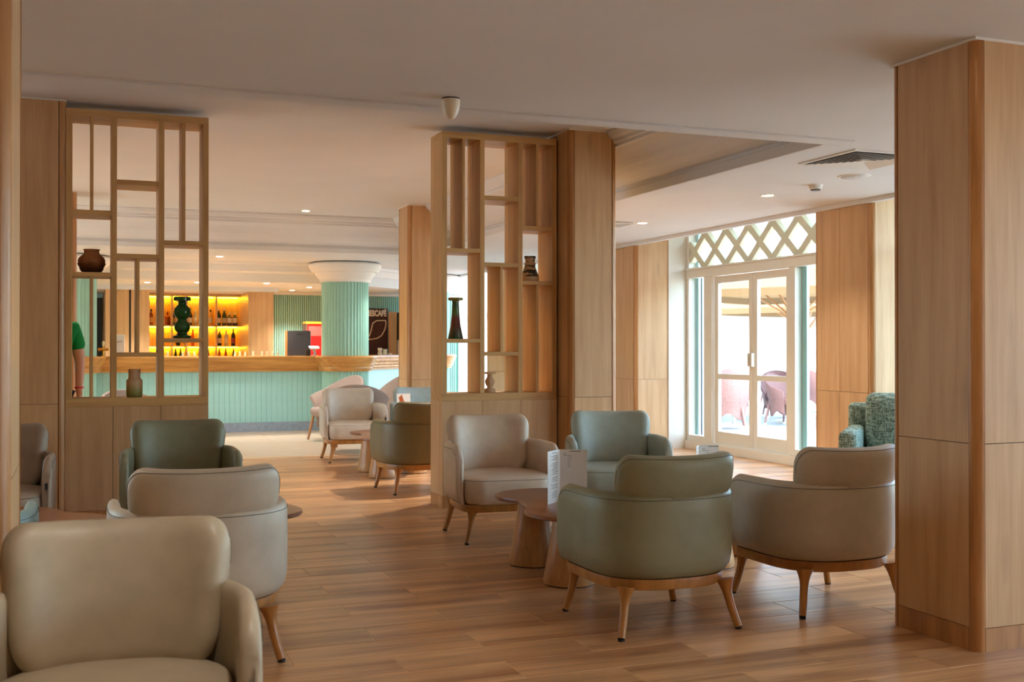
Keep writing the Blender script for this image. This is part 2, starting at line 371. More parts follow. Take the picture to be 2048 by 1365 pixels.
# ------------------------------------------------------------------ shelf dividers
def divider(x0, y0, mirror, label):
    d = thing('shelf_divider', label, 'shelf', (x0, y0, 0))
    Wd, D, T = .957, .30, .038
    X = lambda x: Wd-x if mirror else x
    def vert(name, xa, xb, z0, z1, c=.0012):
        part(name, box(X(xa), 0, z0, X(xb), D, z1, c=c), SHELF, d)
    def hor(name, xa, xb, z0, z1):
        part(name, box(X(xa), .0006, z0, X(xb), D-.0006, z1, c=.0012), SHELFX, d)
    cols = [(0+T, .305-.012), (.305-.012+T, .612), (.612+T, Wd-T)]
    cl = [(.038, .293), (.331, .612), (.650, .919)]
    part('base', box(.013, .013, 0, Wd-.013, D-.013, .82), DARK, d)
    for xa, xb in ((0, .306), (.309, .628), (.631, .957)):
        part('base_panel', box(X(xa), 0, .096, X(xb), .014, .82), PANEL, d)
        part('base_panel', box(X(xa), D-.014, .096, X(xb), D, .82), PANEL, d)
    part('skirting', box(0, -.001, 0, Wd, D+.001, .094), TRIM, d)
    for s in (0, 1):
        part('side_panel', box(s*Wd, .0145, .096, s*Wd+(.012 if s == 0 else -.012), D-.0145, .82), PANEL, d)
    hor('sill', 0, .957, .8205, .88)
    hor('top_board', 0, .957, 2.85, 2.90)
    for xa, xb in ((0, .038), (.293, .331), (.612, .650), (.919, .957)):
        vert('upright', xa, xb, .8805, 2.8495)
    S1 = [(2.162, 2.197), (1.732, 1.762)]; S2 = [(2.385, 2.42), (1.866, 1.898), (1.17, 1.20)]; S3 = [(1.97, 2.002), (1.272, 1.302)]
    for (xa, xb), ss in zip(cl, (S1, S2, S3)):
        for z0, z1 in ss: hor('shelf_board', xa+.0004, xb-.0004, z0, z1)
    for i, z0, z1 in ((0, 2.1975, 2.8495), (0, .8805, 1.7315), (1, 1.2005, 1.8655), (2, 2.0025, 2.8495)):
        m_ = (cl[i][0]+cl[i][1])/2; vert('slat', m_-.011, m_+.011, z0, z1)
    return d
LX, LY, CX, CY = -.079, 8.30, 2.60, 8.14
divider(LX, LY, False, 'open oak shelf divider on the left holding a round brown pot')
divider(CX, CY, True, 'open oak shelf divider at the centre holding a striped bottle vase')

# ------------------------------------------------------------------ pottery on the shelves
def pot(name, prof, mat, loc, label, cat='vase', n=40, extra=None):
    o = part(name, MB().lathe(prof, n, cap=True), mat, None, loc, ang=50); tag(o, label, cat); return o
POT = banded('pot_brown_glaze', [(0, (46, 24, 16)), (.3, (100, 58, 32)), (.55, (156, 96, 54)), (1, (170, 114, 72))], .17, .45, .5, 16)
pot('round_pot', [(.052, 0), (.07, .012), (.082, .03), (.079, .034), (.092, .058), (.096, .066), (.091, .072), (.092, .09), (.085, .108), (.062, .13), (.052, .142), (.05, .155), (.058, .168), (.054, .169), (.044, .155), (.046, .13), (.03, .1), (.001, .09)], POT,
    (LX+.166, LY+.13, 1.7625), 'round brown ceramic pot with flared rim on the left shelf divider', 'pot')
GREEN = plain('green_glaze', (34, 100, 48), .12, 0, .6, .3, 18)
pot('green_candle_holder', [(.06, 0), (.064, .004), (.064, .018), (.046, .022), (.036, .03), (.034, .042), (.05, .055), (.057, .078), (.055, .098), (.044, .116), (.033, .128), (.032, .138), (.046, .152), (.058, .175), (.06, .196), (.054, .218), (.038, .238), (.028, .246), (.03, .252), (.026, .262), (.044, .272), (.061, .274), (.061, .3), (.057, .302), (.05, .296), (.001, .294)], GREEN,
    (LX+.785, LY+.13, 1.3025), 'tall dark green glazed baluster candle holder on the left shelf divider', 'candle holder')
OMBRE = banded('ombre_glaze', [(0, (122, 128, 62)), (.2, (150, 152, 88)), (.48, (206, 176, 138)), (1, (196, 162, 130))], .2, .5, .12, 9)
pot('ombre_vase', [(.05, 0), (.054, .004), (.056, .03), (.056, .118), (.05, .126), (.043, .132), (.041, .15), (.0425, .196), (.041, .2), (.037, .198), (.036, .15), (.001, .14)], OMBRE,
    (LX+.455, LY+.12, .8805), 'stepped vase fading from beige to moss green on the left divider sill', 'vase')
TALL = banded('drip_glaze', [(0, (52, 92, 70)), (.25, (98, 62, 52)), (.45, (118, 66, 56)), (.62, (82, 116, 64)), (.85, (48, 92, 62)), (.94, (150, 140, 76)), (1, (162, 150, 90))], .34, .18, .35, 18)
pot('tall_drip_vase', [(.058, 0), (.06, .004), (.047, .066), (.049, .069), (.045, .074), (.044, .081), (.046, .084), (.042, .089), (.041, .096), (.043, .099), (.039, .104), (.03, .2), (.026, .285), (.028, .296), (.056, .302), (.058, .308), (.058, .318), (.056, .322), (.03, .32), (.001, .318)], TALL,
    (CX+.15, CY+.13, 1.3025), 'tall conical vase with green and maroon drip glaze on the centre divider', 'vase')
SAND = plain('sand_glaze', (206, 170, 134), .45, 0, .4, .08, 20)
pot('baluster_candle_holder', [(.046, 0), (.048, .004), (.048, .022), (.042, .028), (.024, .034), (.022, .044), (.032, .058), (.039, .078), (.038, .094), (.028, .112), (.019, .126), (.019, .138), (.024, .143), (.046, .147), (.047, .158), (.044, .16), (.001, .156)], SAND,
    (CX+.432, CY+.12, .8805), 'small sand coloured baluster candle holder on the centre divider sill', 'candle holder')
m, n, l, b = base('brush_glaze', (176, 150, 122), .5)
tc = n.new('ShaderNodeTexCoord'); mp = n.new('ShaderNodeMapping'); mp.inputs['Scale'].default_value = (8, 8, 26); l.new(tc.outputs['Object'], mp.inputs[0])
nz = n.new('ShaderNodeTexNoise'); nz.inputs['Scale'].default_value = 1.3; nz.inputs['Detail'].default_value = 6; l.new(mp.outputs[0], nz.inputs['Vector'])
r_ = n.new('ShaderNodeValToRGB'); r_.color_ramp.elements[0].position = .47; r_.color_ramp.elements[1].position = .56
r_.color_ramp.elements[0].color = lin((46, 38, 34)); r_.color_ramp.elements[1].color = lin((190, 164, 134)); l.new(nz.outputs[0], r_.inputs[0])
sp = n.new('ShaderNodeSeparateXYZ'); l.new(tc.outputs['Object'], sp.inputs[0])
gt = n.new('ShaderNodeMath'); gt.operation = 'GREATER_THAN'; gt.inputs[1].default_value = .04; l.new(sp.outputs[2], gt.inputs[0])
mx = n.new('ShaderNodeMix'); mx.data_type = 'RGBA'; l.new(gt.outputs[0], mx.inputs[0]); mx.inputs[6].default_value = lin((196, 164, 128)); l.new(r_.outputs[0], mx.inputs[7]); l.new(mx.outputs[2], b.inputs['Base Color'])
pot('brushed_bottle_vase', [(.07, 0), (.074, .006), (.075, .03), (.068, .055), (.05, .1), (.042, .125), (.044, .134), (.047, .142), (.044, .15), (.037, .155), (.04, .175), (.048, .2), (.046, .204), (.04, .2), (.034, .165), (.001, .15)], m,
    (CX+.775, CY+.12, 1.7625), 'black and cream brushed bottle vase on the centre shelf divider', 'vase')

# ------------------------------------------------------------------ armchairs
def sup(t, a, b_, n):
    c_, s_ = cos(t), sin(t)
    return (a*math.copysign(abs(c_)**(2/n), c_), b_*math.copysign(abs(s_)**(2/n), s_))
YA = -.245
def shell_path():
    pts = [(.35, YA + (0-YA)*k/7) for k in range(7)] + [sup(pi*k/36, .35, .345, 2.5) for k in range(37)] + [(-.35, (YA)*k/7) for k in range(1, 8)]
    out = [pts[0]]
    for p in pts[1:]:
        if math.dist(p, out[-1]) > 1e-4: out.append(p)
    return [Vector((x, y, 0)) for x, y in out]
PATH = shell_path(); CUM = [0]
for k in range(1, len(PATH)): CUM.append(CUM[-1] + (PATH[k]-PATH[k-1]).length)
LEN = CUM[-1]
def on_path(s):
    s = max(0, min(LEN, s)); k = 1
    while k < len(CUM)-1 and CUM[k] < s: k += 1
    f = (s-CUM[k-1])/(CUM[k]-CUM[k-1]); p = PATH[k-1].lerp(PATH[k], f)
    def tan(i): return (PATH[min(i+1, len(PATH)-1)]-PATH[max(i-1, 0)]).normalized()
    t_ = tan(k-1).lerp(tan(k), f).normalized(); return p, Vector((t_.y, -t_.x, 0))     # outward normal
SH = [(.055, .246), (.028, .258), (.010, .285), (.002, .33), (0, .40), (0, .52), (.001, .585), (.009, .607), (.024, .617), (.04, .612), (.05, .595), (.053, .56), (.053, .42), (.053, .30), (.06, .25)]
def shell_top(s):
    e = min(s, LEN-s); r = .10
    return .618 if e >= r else .618 - .085*(1-sqrt(max(0, 1-(1-e/r)**2)))
def shell_ring(s, squeeze=1, push=0):
    p, nn = on_path(s); zt = shell_top(s); ring = []
    for d, z in SH:
        if z > .36: z = .36 + (z-.36)*(zt-.36)/(.618-.36)
        dd = .027 + (d-.027)*squeeze
        q = p - nn*dd; k_ = min(1, max(0, (zt-z)/.09)); k_ = k_*k_*(3-2*k_)
        ring.append((q.x, q.y + push*k_, z if squeeze == 1 else .43+(z-.43)*(.97+.03*squeeze)))
    return ring
def mb_shell():
    ss = [0, .006, .015, .03, .05, .075, .1] ; mid = [.1 + (LEN-.2)*k/44 for k in range(1, 44)]
    ss = ss + mid + [LEN-x for x in ss[::-1]]
    rs = [shell_ring(0, .35, -.018), shell_ring(0, .75, -.012)] + [shell_ring(s) for s in ss] + [shell_ring(LEN, .75, -.012), shell_ring(LEN, .35, -.018)]
    return MB().rings(rs)
def rrect(w, h, r, n=10):
    pts = []
    for cx, cy, a0 in ((w-r, h-r, 0), (-w+r, h-r, pi/2), (-w+r, -h+r, pi), (w-r, -h+r, 3*pi/2)):
        pts += [(cx+r*cos(a0+pi/2*k/n), cy+r*sin(a0+pi/2*k/n)) for k in range(n+1)]
    out = []
    for k, q in enumerate(pts):
        q2 = pts[(k+1) % len(pts)]; L = math.dist(q, q2); out.append(q); m_ = max(1, int(L/.03))
        out += [(q[0]+(q2[0]-q[0])*i/m_, q[1]+(q2[1]-q[1])*i/m_) for i in range(1, m_)]
    return out
def pillow(outline, T, bend, scales=(1, .992, .97, .93, .86, .74, .58, .4, .2), p=9, bulge=.12):
    rs = []
    def lay(sg, sc): return [bend(x*sc, y*sc, sg*T*((1-sc**p)**.5 if sc < 1 else 0)*(1+bulge*(1-sc*sc))) for x, y in outline]
    for sc in scales[::-1]: rs.append(lay(-1, sc))
    for sc in scales[1:]: rs.append(lay(1, sc))
    return MB().rings(rs)
def pad_bend(x, y, w):
    z = .587 + y; f = (z-.40)/.375; s = LEN/2 - x*(1.02 - .13*max(0, f))
    p, nn = on_path(s)
    off = .105 - .075*min(1, max(0, f))**.8
    e_ = min(1, max(0, (z-.592)/.03)); e_ = e_*e_*(3-2*e_)
    q = p - nn*(off - w - (.014*e_*min(1, w/.03) if w > 0 else 0)); lift = .012*(abs(x)/.37)**2*max(0, f)
    return (q.x, q.y, z + lift)
PADO = rrect(.372, .187, .09, 8)
def mb_pad(): return pillow(PADO, .046, pad_bend)
def plan(sx, front, back, n=14, r=.13):
    """closed plan outline: rounded front, superellipse back"""
    pts = [sup(pi*k/26, sx, back, 2.5) for k in range(27)]
    rr = r
    pts += [(-sx+rr-rr*cos(a), front+rr-rr*sin(a)) for a in [pi/2*k/8 for k in range(9)]]
    pts += [(sx-rr+rr*sin(a), front+rr-rr*cos(a)) for a in [pi/2*k/8 for k in range(9)]]
    out = []
    for q in pts:
        if not out or math.dist(q, out[-1]) > 1e-4: out.append(q)
    return out
def mb_seat():
    lay = [(.93, .247), (.965, .26), (.99, .29), (1.0, .335), (.998, .375), (.985, .398), (.965, .41), (.93, .416), (.8, .423), (.55, .428), (.25, .43)]
    o = plan(.295, -.35, .27, r=.12); rs = []
    for sc, z in lay:
        rs.append([(x*(sc if abs(sc) < .9 else 1-(1-sc)*1.1), -.03 + (y+.03)*sc, z) for x, y in o])
    return MB().rings(rs)
def mb_ring():
    o = plan(.308, -.315, .305, r=.12); i_ = [(x*.86, y*.86) for x, y in o]
    rs = [[(x, y, .246) for x, y in i_], [(x, y, .246) for x, y in o], [(x*1.004, y*1.004, .235) for x, y in o], [(x*.985, y*.985, .203) for x, y in o], [(x*.97, y*.97, .199) for x, y in o], [(x, y, .199) for x, y in i_]]
    return MB().rings(rs + [rs[0]], cap0=False, cap1=False)
def leg_parts(sx, sy):
    p0 = Vector((sx*.245, sy*.245 if sy > 0 else -.262, .215)); p1 = Vector((sx*.287, sy*.287, .011))
    out = Vector((sx, sy, 0)).normalized(); pts = []; rad = []
    for k in range(9):
        f = k/8; q = p0.lerp(p1, f) - out*(.007*sin(pi*f)); pts.append(q)
        rad.append(.021 + .02*max(0, 1-f/.38)**2 - .004*f)
    a = MB().tube(pts, rad, 10); c_ = MB().lathe([(.015, 0), (.0155, .011)], 10, (p1.x, p1.y, 0)); return a, c_
def seam(fn, n=40, r=.0011): return MB().tube([fn(k/n) for k in range(n+1)], r, 4)
def shell_seam(t_):
    s = .02 + (LEN-.04)*t_; p, nn = on_path(s); z = shell_top(s)-.03; q = p + nn*.0006; return (q.x, q.y, z)
TOPO = sorted([q for q in PADO if q[1] > .06], key=lambda q: q[0] + (.0001 if q[1] < .187 else 0))
def pad_seam(t_):
    f = t_*(len(TOPO)-1); i0 = int(f); i1 = min(i0+1, len(TOPO)-1); q = Vector(TOPO[i0]).lerp(Vector(TOPO[i1]), f-i0)*.93
    return pad_bend(q.x, q.y, .046*((1-.93**9)**.5)*1.017+.0005)
def seat_seam(t_):
    o = plan(.295, -.35, .27, r=.12); idx = [i for i, q in enumerate(o) if q[1] < -.2]; f = t_*(len(idx)-1); i0 = int(f); i1 = min(i0+1, len(idx)-1)
    a, b_ = Vector(o[idx[i0]]), Vector(o[idx[i1]]); q = a.lerp(b_, f-i0); return (q.x*.985, -.03+(q.y+.03)*.987, .3995)
GEO = {'shell': mb_shell(), 'seat_cushion': mb_seat(), 'back_cushion': mb_pad()}
RINGM = mb_ring().mesh('base_ring', LEGW); LEGM = []
for sx, sy in ((1, 1), (-1, 1), (1, -1), (-1, -1)):
    a, c_ = leg_parts(sx, sy); LEGM.append((a.mesh('leg', LEGW), c_.mesh('foot_glide', FOOT)))
SEAMS = [seam(f).mesh('stitching', STITCH) for f in (shell_seam, pad_seam, seat_seam)]
TAGM = box(-.006, -.004, -.017, .006, .004, .017).mesh('fabric_tag', TAG)
CACHE = {}
def armchair(x, y, deg, colour, label, group):
    t = thing('armchair', label, 'armchair', (x, y, 0), radians(deg), group)
    for k, g in GEO.items():
        if (k, colour) not in CACHE: CACHE[(k, colour)] = g.mesh(k, LEATH[colour], 60)
        o = link(k, CACHE[(k, colour)], t)
        link('stitching', SEAMS[{'shell': 0, 'back_cushion': 1, 'seat_cushion': 2}[k]], o)
    link('base_ring', RINGM, t)
    for lm, fm in LEGM:
        o = link('leg', lm, t); link('foot_glide', fm, o)
    link('fabric_tag', TAGM, t, (.322, YA-.016, .455))
    return t
GL, GR, GM = 'armchairs at the left tables', 'armchairs around the two right tables', 'armchairs beyond the centre divider'
armchair(2.42, 4.49, 180, 'olive', 'olive green armchair seen from behind, in front of the folded menu', GR)
armchair(3.365, 4.535, 180, 'taupe', 'taupe armchair seen from behind, next to the large right pillar', GR)
armchair(2.575, 6.86, -4, 'beige', 'beige armchair facing the camera in front of the centre shelf divider', GR)
armchair(3.50, 6.98, -17, 'sage', 'blue grey armchair facing the camera in front of the oak pillar', GR)
armchair(.46, 4.70, 180, 'taupe', 'taupe armchair seen from behind at left, in front of the moss chair', GL)
armchair(.58, 7.06, -2, 'moss', 'dark moss armchair against the base of the left shelf divider', GL)
armchair(-.47, 7.06, -4, 'brown', 'brown taupe armchair half hidden by the pillar at the left edge', GL)
armchair(-.50, 4.78, 180, 'teal', 'teal armchair, only its corner showing beside the left edge pillar', GL)
armchair(.075, 2.88, -6, 'khaki', 'khaki armchair facing the camera in the near left corner, largest of all', GL)
armchair(2.80, 12.02, -3, 'cream', 'pale cream armchair facing the camera in front of the bar', GM)
armchair(2.74, 9.30, 182, 'darkolive', 'dark olive armchair seen from behind, left of the centre divider', GM)
armchair(3.60, 12.05, -8, 'ice', 'pale blue armchair behind the dark olive chair, by the distant pillar', GM)

# ------------------------------------------------------------------ cloud tables
def cloud(lobes, k=.17, n=96):
    def sdf(x, y):
        return -math.log(sum(math.exp(-(math.hypot(x-cx, y-cy)-r)/k*3) for cx, cy, r in lobes))*k/3
    pts = []
    for i in range(n):
        a = 2*pi*i/n; lo, hi = .05, 1.2
        for _ in range(26):
            m_ = (lo+hi)/2
            if sdf(m_*cos(a), m_*sin(a)) < 0: lo = m_
            else: hi = m_
        pts.append((lo*cos(a), lo*sin(a)))
    return pts
LOBES = [(-.05, .04, .23), (-.02, .36, .25), (-.11, -.30, .30), (.22, .02, .26), (-.17, .37, .14)]
CL = cloud(LOBES)
TOPM = MB().rings([[(x*.985, y*.985, .366) for x, y in CL], [(x, y, .371) for x, y in CL], [(x, y, .386) for x, y in CL], [(x*.99, y*.99, .39) for x, y in CL]]).mesh('tabletop', TABLEW)
CONEM = MB().lathe([(.134, .006), (.137, .02), (.13, .06), (.098, .24), (.082, .366)], 28).mesh('cone_base', CONEW)
RIMM = MB().lathe([(.131, 0), (.131, .006)], 28).mesh('floor_pad', FOOT)
def table(x, y, label, mirror=False, rz=0):
    t = thing('cloud_table', label, 'table', (x, y, 0), rz, 'cloud shaped coffee tables')
    link('tabletop', TOPM, t)
    for cx, cy in ((-.14, .30), (-.16, -.25), (.22, .02)):
        o = link('cone_base', CONEM, t, (cx, cy, 0)); link('floor_pad', RIMM, o)
    return t
table(2.56, 5.58, 'cloud shaped wooden table carrying the tall folded menu')
table(3.50, 5.72, 'cloud shaped table mostly hidden between the olive and taupe chairs')
table(.62, 5.86, 'cloud shaped table hidden behind the taupe chair at left')
table(-.32, 5.86, 'cloud shaped table behind the near left pillar, only its edge showing')
table(2.86, 10.55, 'cloud shaped table between the cream chair and the dark olive chair')

def menu(x, y, z, rz, label, w=.15, h=.285, folds=(0, 128), img=False):
    t = thing('folded_menu', label, 'menu', (x, y, z), rz)
    th = .0016
    for k, a in enumerate(folds):
        d = Vector((cos(radians(a)), sin(radians(a)), 0)); nn = Vector((d.y, -d.x, 0))
        ww = w if k == 0 else w*1.05
        def q(u, zz, o): return tuple(d*u + nn*o + Vector((0, 0, zz)))
        vs = [q(u, zz, o) for o in (0, th) for u, zz in ((0.001, 0), (ww, 0), (ww, h), (.001, h))]
        pn = part('menu_panel', MB().add(vs, [(0, 1, 2, 3), (4, 7, 6, 5), (0, 4, 5, 1), (1, 5, 6, 2), (2, 6, 7, 3), (3, 7, 4, 0)]), PAPER, t)
        mb = MB(); sg = th+.0002 if k == 0 else -.0002
        rows_ = [(.055, .115, .962, .01)] + [(.02, .035, .915, .006), (.02, .04, .88, .005)] + [(.042, .042+random.uniform(.016, .03), .88-.036*i, .004) for i in range(7)] if k == 0 else \
                [(.05, .10, .95, .008)] + [(.03+random.uniform(0, .01), .09+random.uniform(0, .035), .89-.034*i, .006) for i in range(24) if i not in (3, 11, 15, 19)]
        for u0, u1, f, hh in rows_:
            mb.add([q(u0, f*h, sg), q(u1, f*h, sg), q(u1, f*h+hh*.4, sg), q(u0, f*h+hh*.4, sg)], [(0, 1, 2, 3)])
        part('printed_text', mb, INK, pn, kind='stuff')
        if img and k == 1:
            c2 = MB(); c2.add([q(.03, .02, sg), q(.09, .02, sg), q(.085, .12, sg), q(.06, .15, sg), q(.04, .1, sg)], [(0, 1, 2, 3, 4)]); part('printed_picture', c2, plain('print_orange', (216, 110, 40), .6), pn)
    return t
menu(2.47, 5.61, .3905, radians(-28), 'tall white folded menu standing on the cloud table', folds=(0, 250))
menu(3.33, 5.58, .3905, radians(-17), 'white folded menu with orange picture standing behind the olive chair', folds=(0, 250), w=.115, img=True)

# ------------------------------------------------------------------ tub chairs by the bar (and wicker ones outside)
def tub(name, x, y, deg, mat, label, group, hb=.86, ha=.64, wick=False, cat='chair'):
    t = thing(name, label, cat, (x, y, 0), radians(deg), group)
    key = (name, hb)
    if key not in CACHE:
        n = 40; rs = []
        for k in range(n+1):
            a = -pi*.14 + (pi*1.28)*k/n
            f = max(0, sin(a)); top = ha + (hb-ha)*f**1.4 if a > 0 and a < pi else ha-.12*abs(sin(a))
            r0, r1 = .25, .32
            ring = []
            for zz, off in ((.2 if wick else .18, 0), (.42, .028), (top-.02, .055), (top, .045), (top-.005, .02), (.42, -.01), (.2, -.035)):
                r = .27 + off + (.05 if zz > .5 else 0)
                ring.append((r*cos(a)*1.02, r*sin(a)*.98, zz if not (wick and zz < .3) else zz+.05*cos(4*a)))
            rs.append(ring)
        sh = MB().rings(rs).mesh('shell', mat, 60)
        se = MB().rings([[(x_*s_, y_*s_, z_) for x_, y_ in plan(.25, -.27, .24, r=.1)] for s_, z_ in ((.9, .33), (1, .36), (1, .42), (.94, .445), (.6, .455), (.1, .458))]).mesh('seat', mat, 60)
        lg = [MB().tube([(sx*.2, sy*.2, .36), (sx*.255, sy*.255, .02)], [.022, .015], 8).mesh('leg', mat if wick else LEGW) for sx, sy in ((1, 1), (-1, 1), (1, -1), (-1, -1))]
        tp = [MB().tube([(sx*.25, sy*.25, .04), (sx*.2555, sy*.2555, 0)], [.018, .018], 8).mesh('foot_tip', WHITE) for sx, sy in ((1, 1), (-1, 1), (1, -1), (-1, -1))]
        CACHE[key] = (sh, se, lg, tp)
    sh, se, lg, tp = CACHE[key]
    link('shell', sh, t); link('seat', se, t)
    for q, w in zip(lg, tp):
        o = link('leg', q, t)
        if wick: link('foot_tip', w, o)
    return t
GT = 'tub chairs in front of the bar'
tub('tub_chair', 3.16, 14.5, -62, TUBF, 'pinkish tub chair with flared side seen behind the cream chair', GT)
tub('tub_chair', 3.10, 13.05, 165, TUBF, 'tub chair back rising just behind the cream chair', GT, .8)
tub('tub_chair', 4.0, 14.25, 185, TUBF, 'mauve tub chair back in front of the bar beside the distant pillar', GT, .9)
tub('tub_chair', .55, 11.3, 30, TUBF, 'pale tub chair seen through the bottom of the left shelf divider', GT, .82)
# menu stand near the mid group
st = thing('menu_stand', 'acrylic menu stand with orange picture and green foot beside the cream chair', 'menu stand', (3.24, 11.5, .40))
tb = thing('side_table', 'small round side table under the acrylic menu stand', 'table', (3.25, 11.5, 0))
part('tabletop', MB().lathe([(.2, .38), (.205, .385), (.205, .395), (.2, .40)], 28), TABLEW, tb); part('cone_base', MB().lathe([(.12, 0), (.07, .38)], 24), CONEW, tb)
part('foot', box(-.03, -.04, 0, .05, .04, .1), plain('stand_green', (40, 140, 110), .4), st)
part('picture_card', box(-.075, -.004, .1, .075, .004, .34), PAPER, st)
pc = MB(); pc.add([(-.055, -.0046, .3), (-.02, -.0046, .33), (.0, -.0046, .27), (.035, -.0046, .2), (.02, -.0046, .16), (-.03, -.0046, .2)], [(0, 1, 2, 3, 4, 5)]); part('printed_picture', pc, plain('print_orange_deep', (196, 96, 36), .6), st)
part('clear_edge', box(.075, -.006, .1, .082, .006, .34), GLASS, st)

# ------------------------------------------------------------------ right wall with piers, door bay and lattice
PX, DX = 6.25, 6.95
wr = struct('wall_right', MB().box(7.08, -3.2, 2.63, 7.2, 19.9, 3.1), WHITE)
def pier(y0, y1, joint=None, name='wall_pier'):
    w = struct(name, MB().box(PX+.014, y0+.014, 0, 7.19, y1-.014, 2.62), DARK)
    js = [y0+.046] + ([joint] if joint else []) + [y1-.046]
    for k in range(len(js)-1):
        for z0, z1 in ((.095, .845), (.848, 2.461)):
            part('panel', box(PX, js[k]+.0015, z0, PX+.014, js[k+1]-.0015, z1), PANEL, w)
        part('skirting', box(PX-.001, js[k]+.0015, 0, PX+.014, js[k+1]-.0015, .094), TRIM, w)
    for s, yy in ((1, y0), (-1, y1)):
        arc = [(PX+.042-.042*cos(a), yy+s*(.042-.042*sin(a))) for a in [pi/2*k/8 for k in range(9)]]
        part('corner_trim', MB().prism(arc + [(PX+.05, yy+s*.03), (PX+.03, yy+s*.05)], 0, 2.461, smooth=True), TRIM, w)
        for z0, z1 in ((.095, .845), (.848, 2.655)):
            part('cheek_panel', box(PX+.044, yy, z0, 6.70, yy+s*.014, z1), PANEL, w)
        part('skirting', box(PX+.044, yy-s*.001, 0, 6.70, yy+s*.014, .094), TRIM, w)
        part('white_jamb', box(6.702, yy-s*.012, 0, DX+.02, yy+s*.014, 2.655), FRAME, w)
    return w
pier(7.66, 8.45, 8.083); pier(11.95, 12.75); pier(3.4, 4.15, 3.78); pier(16.2, 17.2); pier(-.9, -.1)
struct('wall_bulkhead', MB().box(PX-.03, -3.2, 2.463, PX+.03, 19.9, 2.499).box(PX+.0, -3.2, 2.499, PX+.05, 19.9, 2.95), CEIL)
struct('ceiling_bay', MB().box(PX+.0505, -3.2, 2.66, 7.07, 19.9, 2.75), CEIL)

D1 = struct('door_1')
def dbox(name, y0, y1, z0, z1, x0=DX, x1=DX+.1, mat=FRAME, parent=D1, c=.003):
    return part(name, box(x0, y0, z0, x1, y1, z1, c=c), mat, parent)
YL, YR = 11.93, 8.47
dbox('threshold', YR, YL, 0, .1, DX-.03, DX+.13)
dbox('head_rail', YR, YL, 2.075, 2.175, DX-.012, DX+.11)
dbox('ledge', YR, YL, 2.176, 2.196, DX-.03, DX+.11)
dbox('side_post', 11.88, YL-.002, .1, 2.62); dbox('side_post', YR+.002, YR+.06, .1, 2.62)
dbox('mullion', 11.36, 11.53, .101, 2.074); dbox('mullion', 9.72, 9.83, .101, 2.074)
dbox('reveal_post', 11.82, 11.88, .101, 2.62, DX+.1, DX+.135, TEALR); dbox('reveal_post', 9.64, 9.72, .101, 2.074, DX+.09, DX+.125, TEALR)
dbox('side_rail', 11.531, 11.879, .101, .17); dbox('side_rail', YR+.061, 9.719, .101, .17)
for y0, y1 in ((11.531, 11.879), (YR+.061, 9.719)):
    part('side_glass', box(DX+.05, y0, .171, DX+.056, y1, 2.074), GLASS, D1)
part('transom_glass', box(DX+.16, YR, 2.2, DX+.166, YL, 2.62), GLASS, D1)
for (y0, y1), hinge in (((10.548, 11.345), 1), ((9.845, 10.54), 0)):
    lf = part('door_leaf', MB(), FRAME, D1); L0, L1 = DX+.035, DX+.08
    g = MB(); st_ = .078
    g.box(L0, y0, .105, L1, y0+st_, 2.068, c=.003); g.box(L0, y1-st_, .105, L1, y1, 2.068, c=.003)
    for z0, z1 in ((.105, .25), (.865, .925), (1.985, 2.068)): g.box(L0+.001, y0+st_, z0, L1-.001, y1-st_, z1, c=.002)
    lf.data = g.mesh('door_leaf', FRAME)
    for z0, z1 in ((.25, .865), (.925, 1.985)):
        part('glass_pane', box(L0+.02, y0+st_, z0, L0+.026, y1-st_, z1), GLASS, lf)
    yy = y0+.03 if hinge else y1-.03
    h_ = MB().box(L0-.012, yy-.02, 1.0, L0, yy+.02, 1.19, c=.003); h_.box(L0-.05, yy-.012, 1.02, L0-.012, yy+.012, 1.17, c=.003)
    part('door_handle', h_, FRAME, lf)
# lattice bars, each crossing the transom at a slope
bars = MB(); dy, z0, z1 = .4625, 2.19, 2.62
def slat(ya, za, yb, zb, xo):
    v = Vector((0, yb-ya, zb-za)).normalized(); nn = Vector((0, -v.z, v.y))*.041
    a, b_ = Vector((0, ya, za)), Vector((0, yb, zb))
    vs = [(x, *(p+o*nn)[1:]) for x in (DX+xo, DX+xo+.07) for p, o in ((a, 1), (a, -1), (b_, -1), (b_, 1))]
    part('lattice_bar', MB().add(vs, [(0, 1, 2, 3), (4, 7, 6, 5), (0, 4, 5, 1), (1, 5, 6, 2), (2, 6, 7, 3), (3, 7, 4, 0)]), LATT, D1)
for k in range(-1, 8):
    yb = 11.53 - k*dy
    for s in (1, -1):
        ya, yb2 = yb, yb + s*dy*(z1-z0)/.405
        za, zb = z0, z1
        for lim in (YL-.03, YR+.05):
            pass
        # clip to the bay
        def clip(y): return max(YR+.06, min(YL-.055, y))
        ca, cb = clip(ya), clip(yb2)
        if abs(yb2-ya) < 1e-6 or abs(ca-cb) < .02: continue
        za = z0 + (ca-ya)/(yb2-ya)*(z1-z0); zb = z0 + (cb-ya)/(yb2-ya)*(z1-z0)
        slat(ca, za, cb, zb, .01 if s == 1 else .0101)

def bay_window(n, y0, y1):
    w = struct('window_%d' % n); k = 4
    part('frame', (lambda g: [g.box(DX, y0, 0, DX+.1, y1, .1), g.box(DX, y0, 2.08, DX+.1, y1, 2.18)] + [g.box(DX, y0+(y1-y0-.08)*i/k, .1, DX+.1, y0+(y1-y0-.08)*i/k+.08, 2.62) for i in range(k+1)] and g)(MB()), FRAME, w)
    part('glass_pane', box(DX+.05, y0, .1, DX+.056, y1, 2.62), GLASS, w)
bay_window(2, 4.17, 7.64); bay_window(3, -.08, 3.38); bay_window(4, 12.77, 16.18)

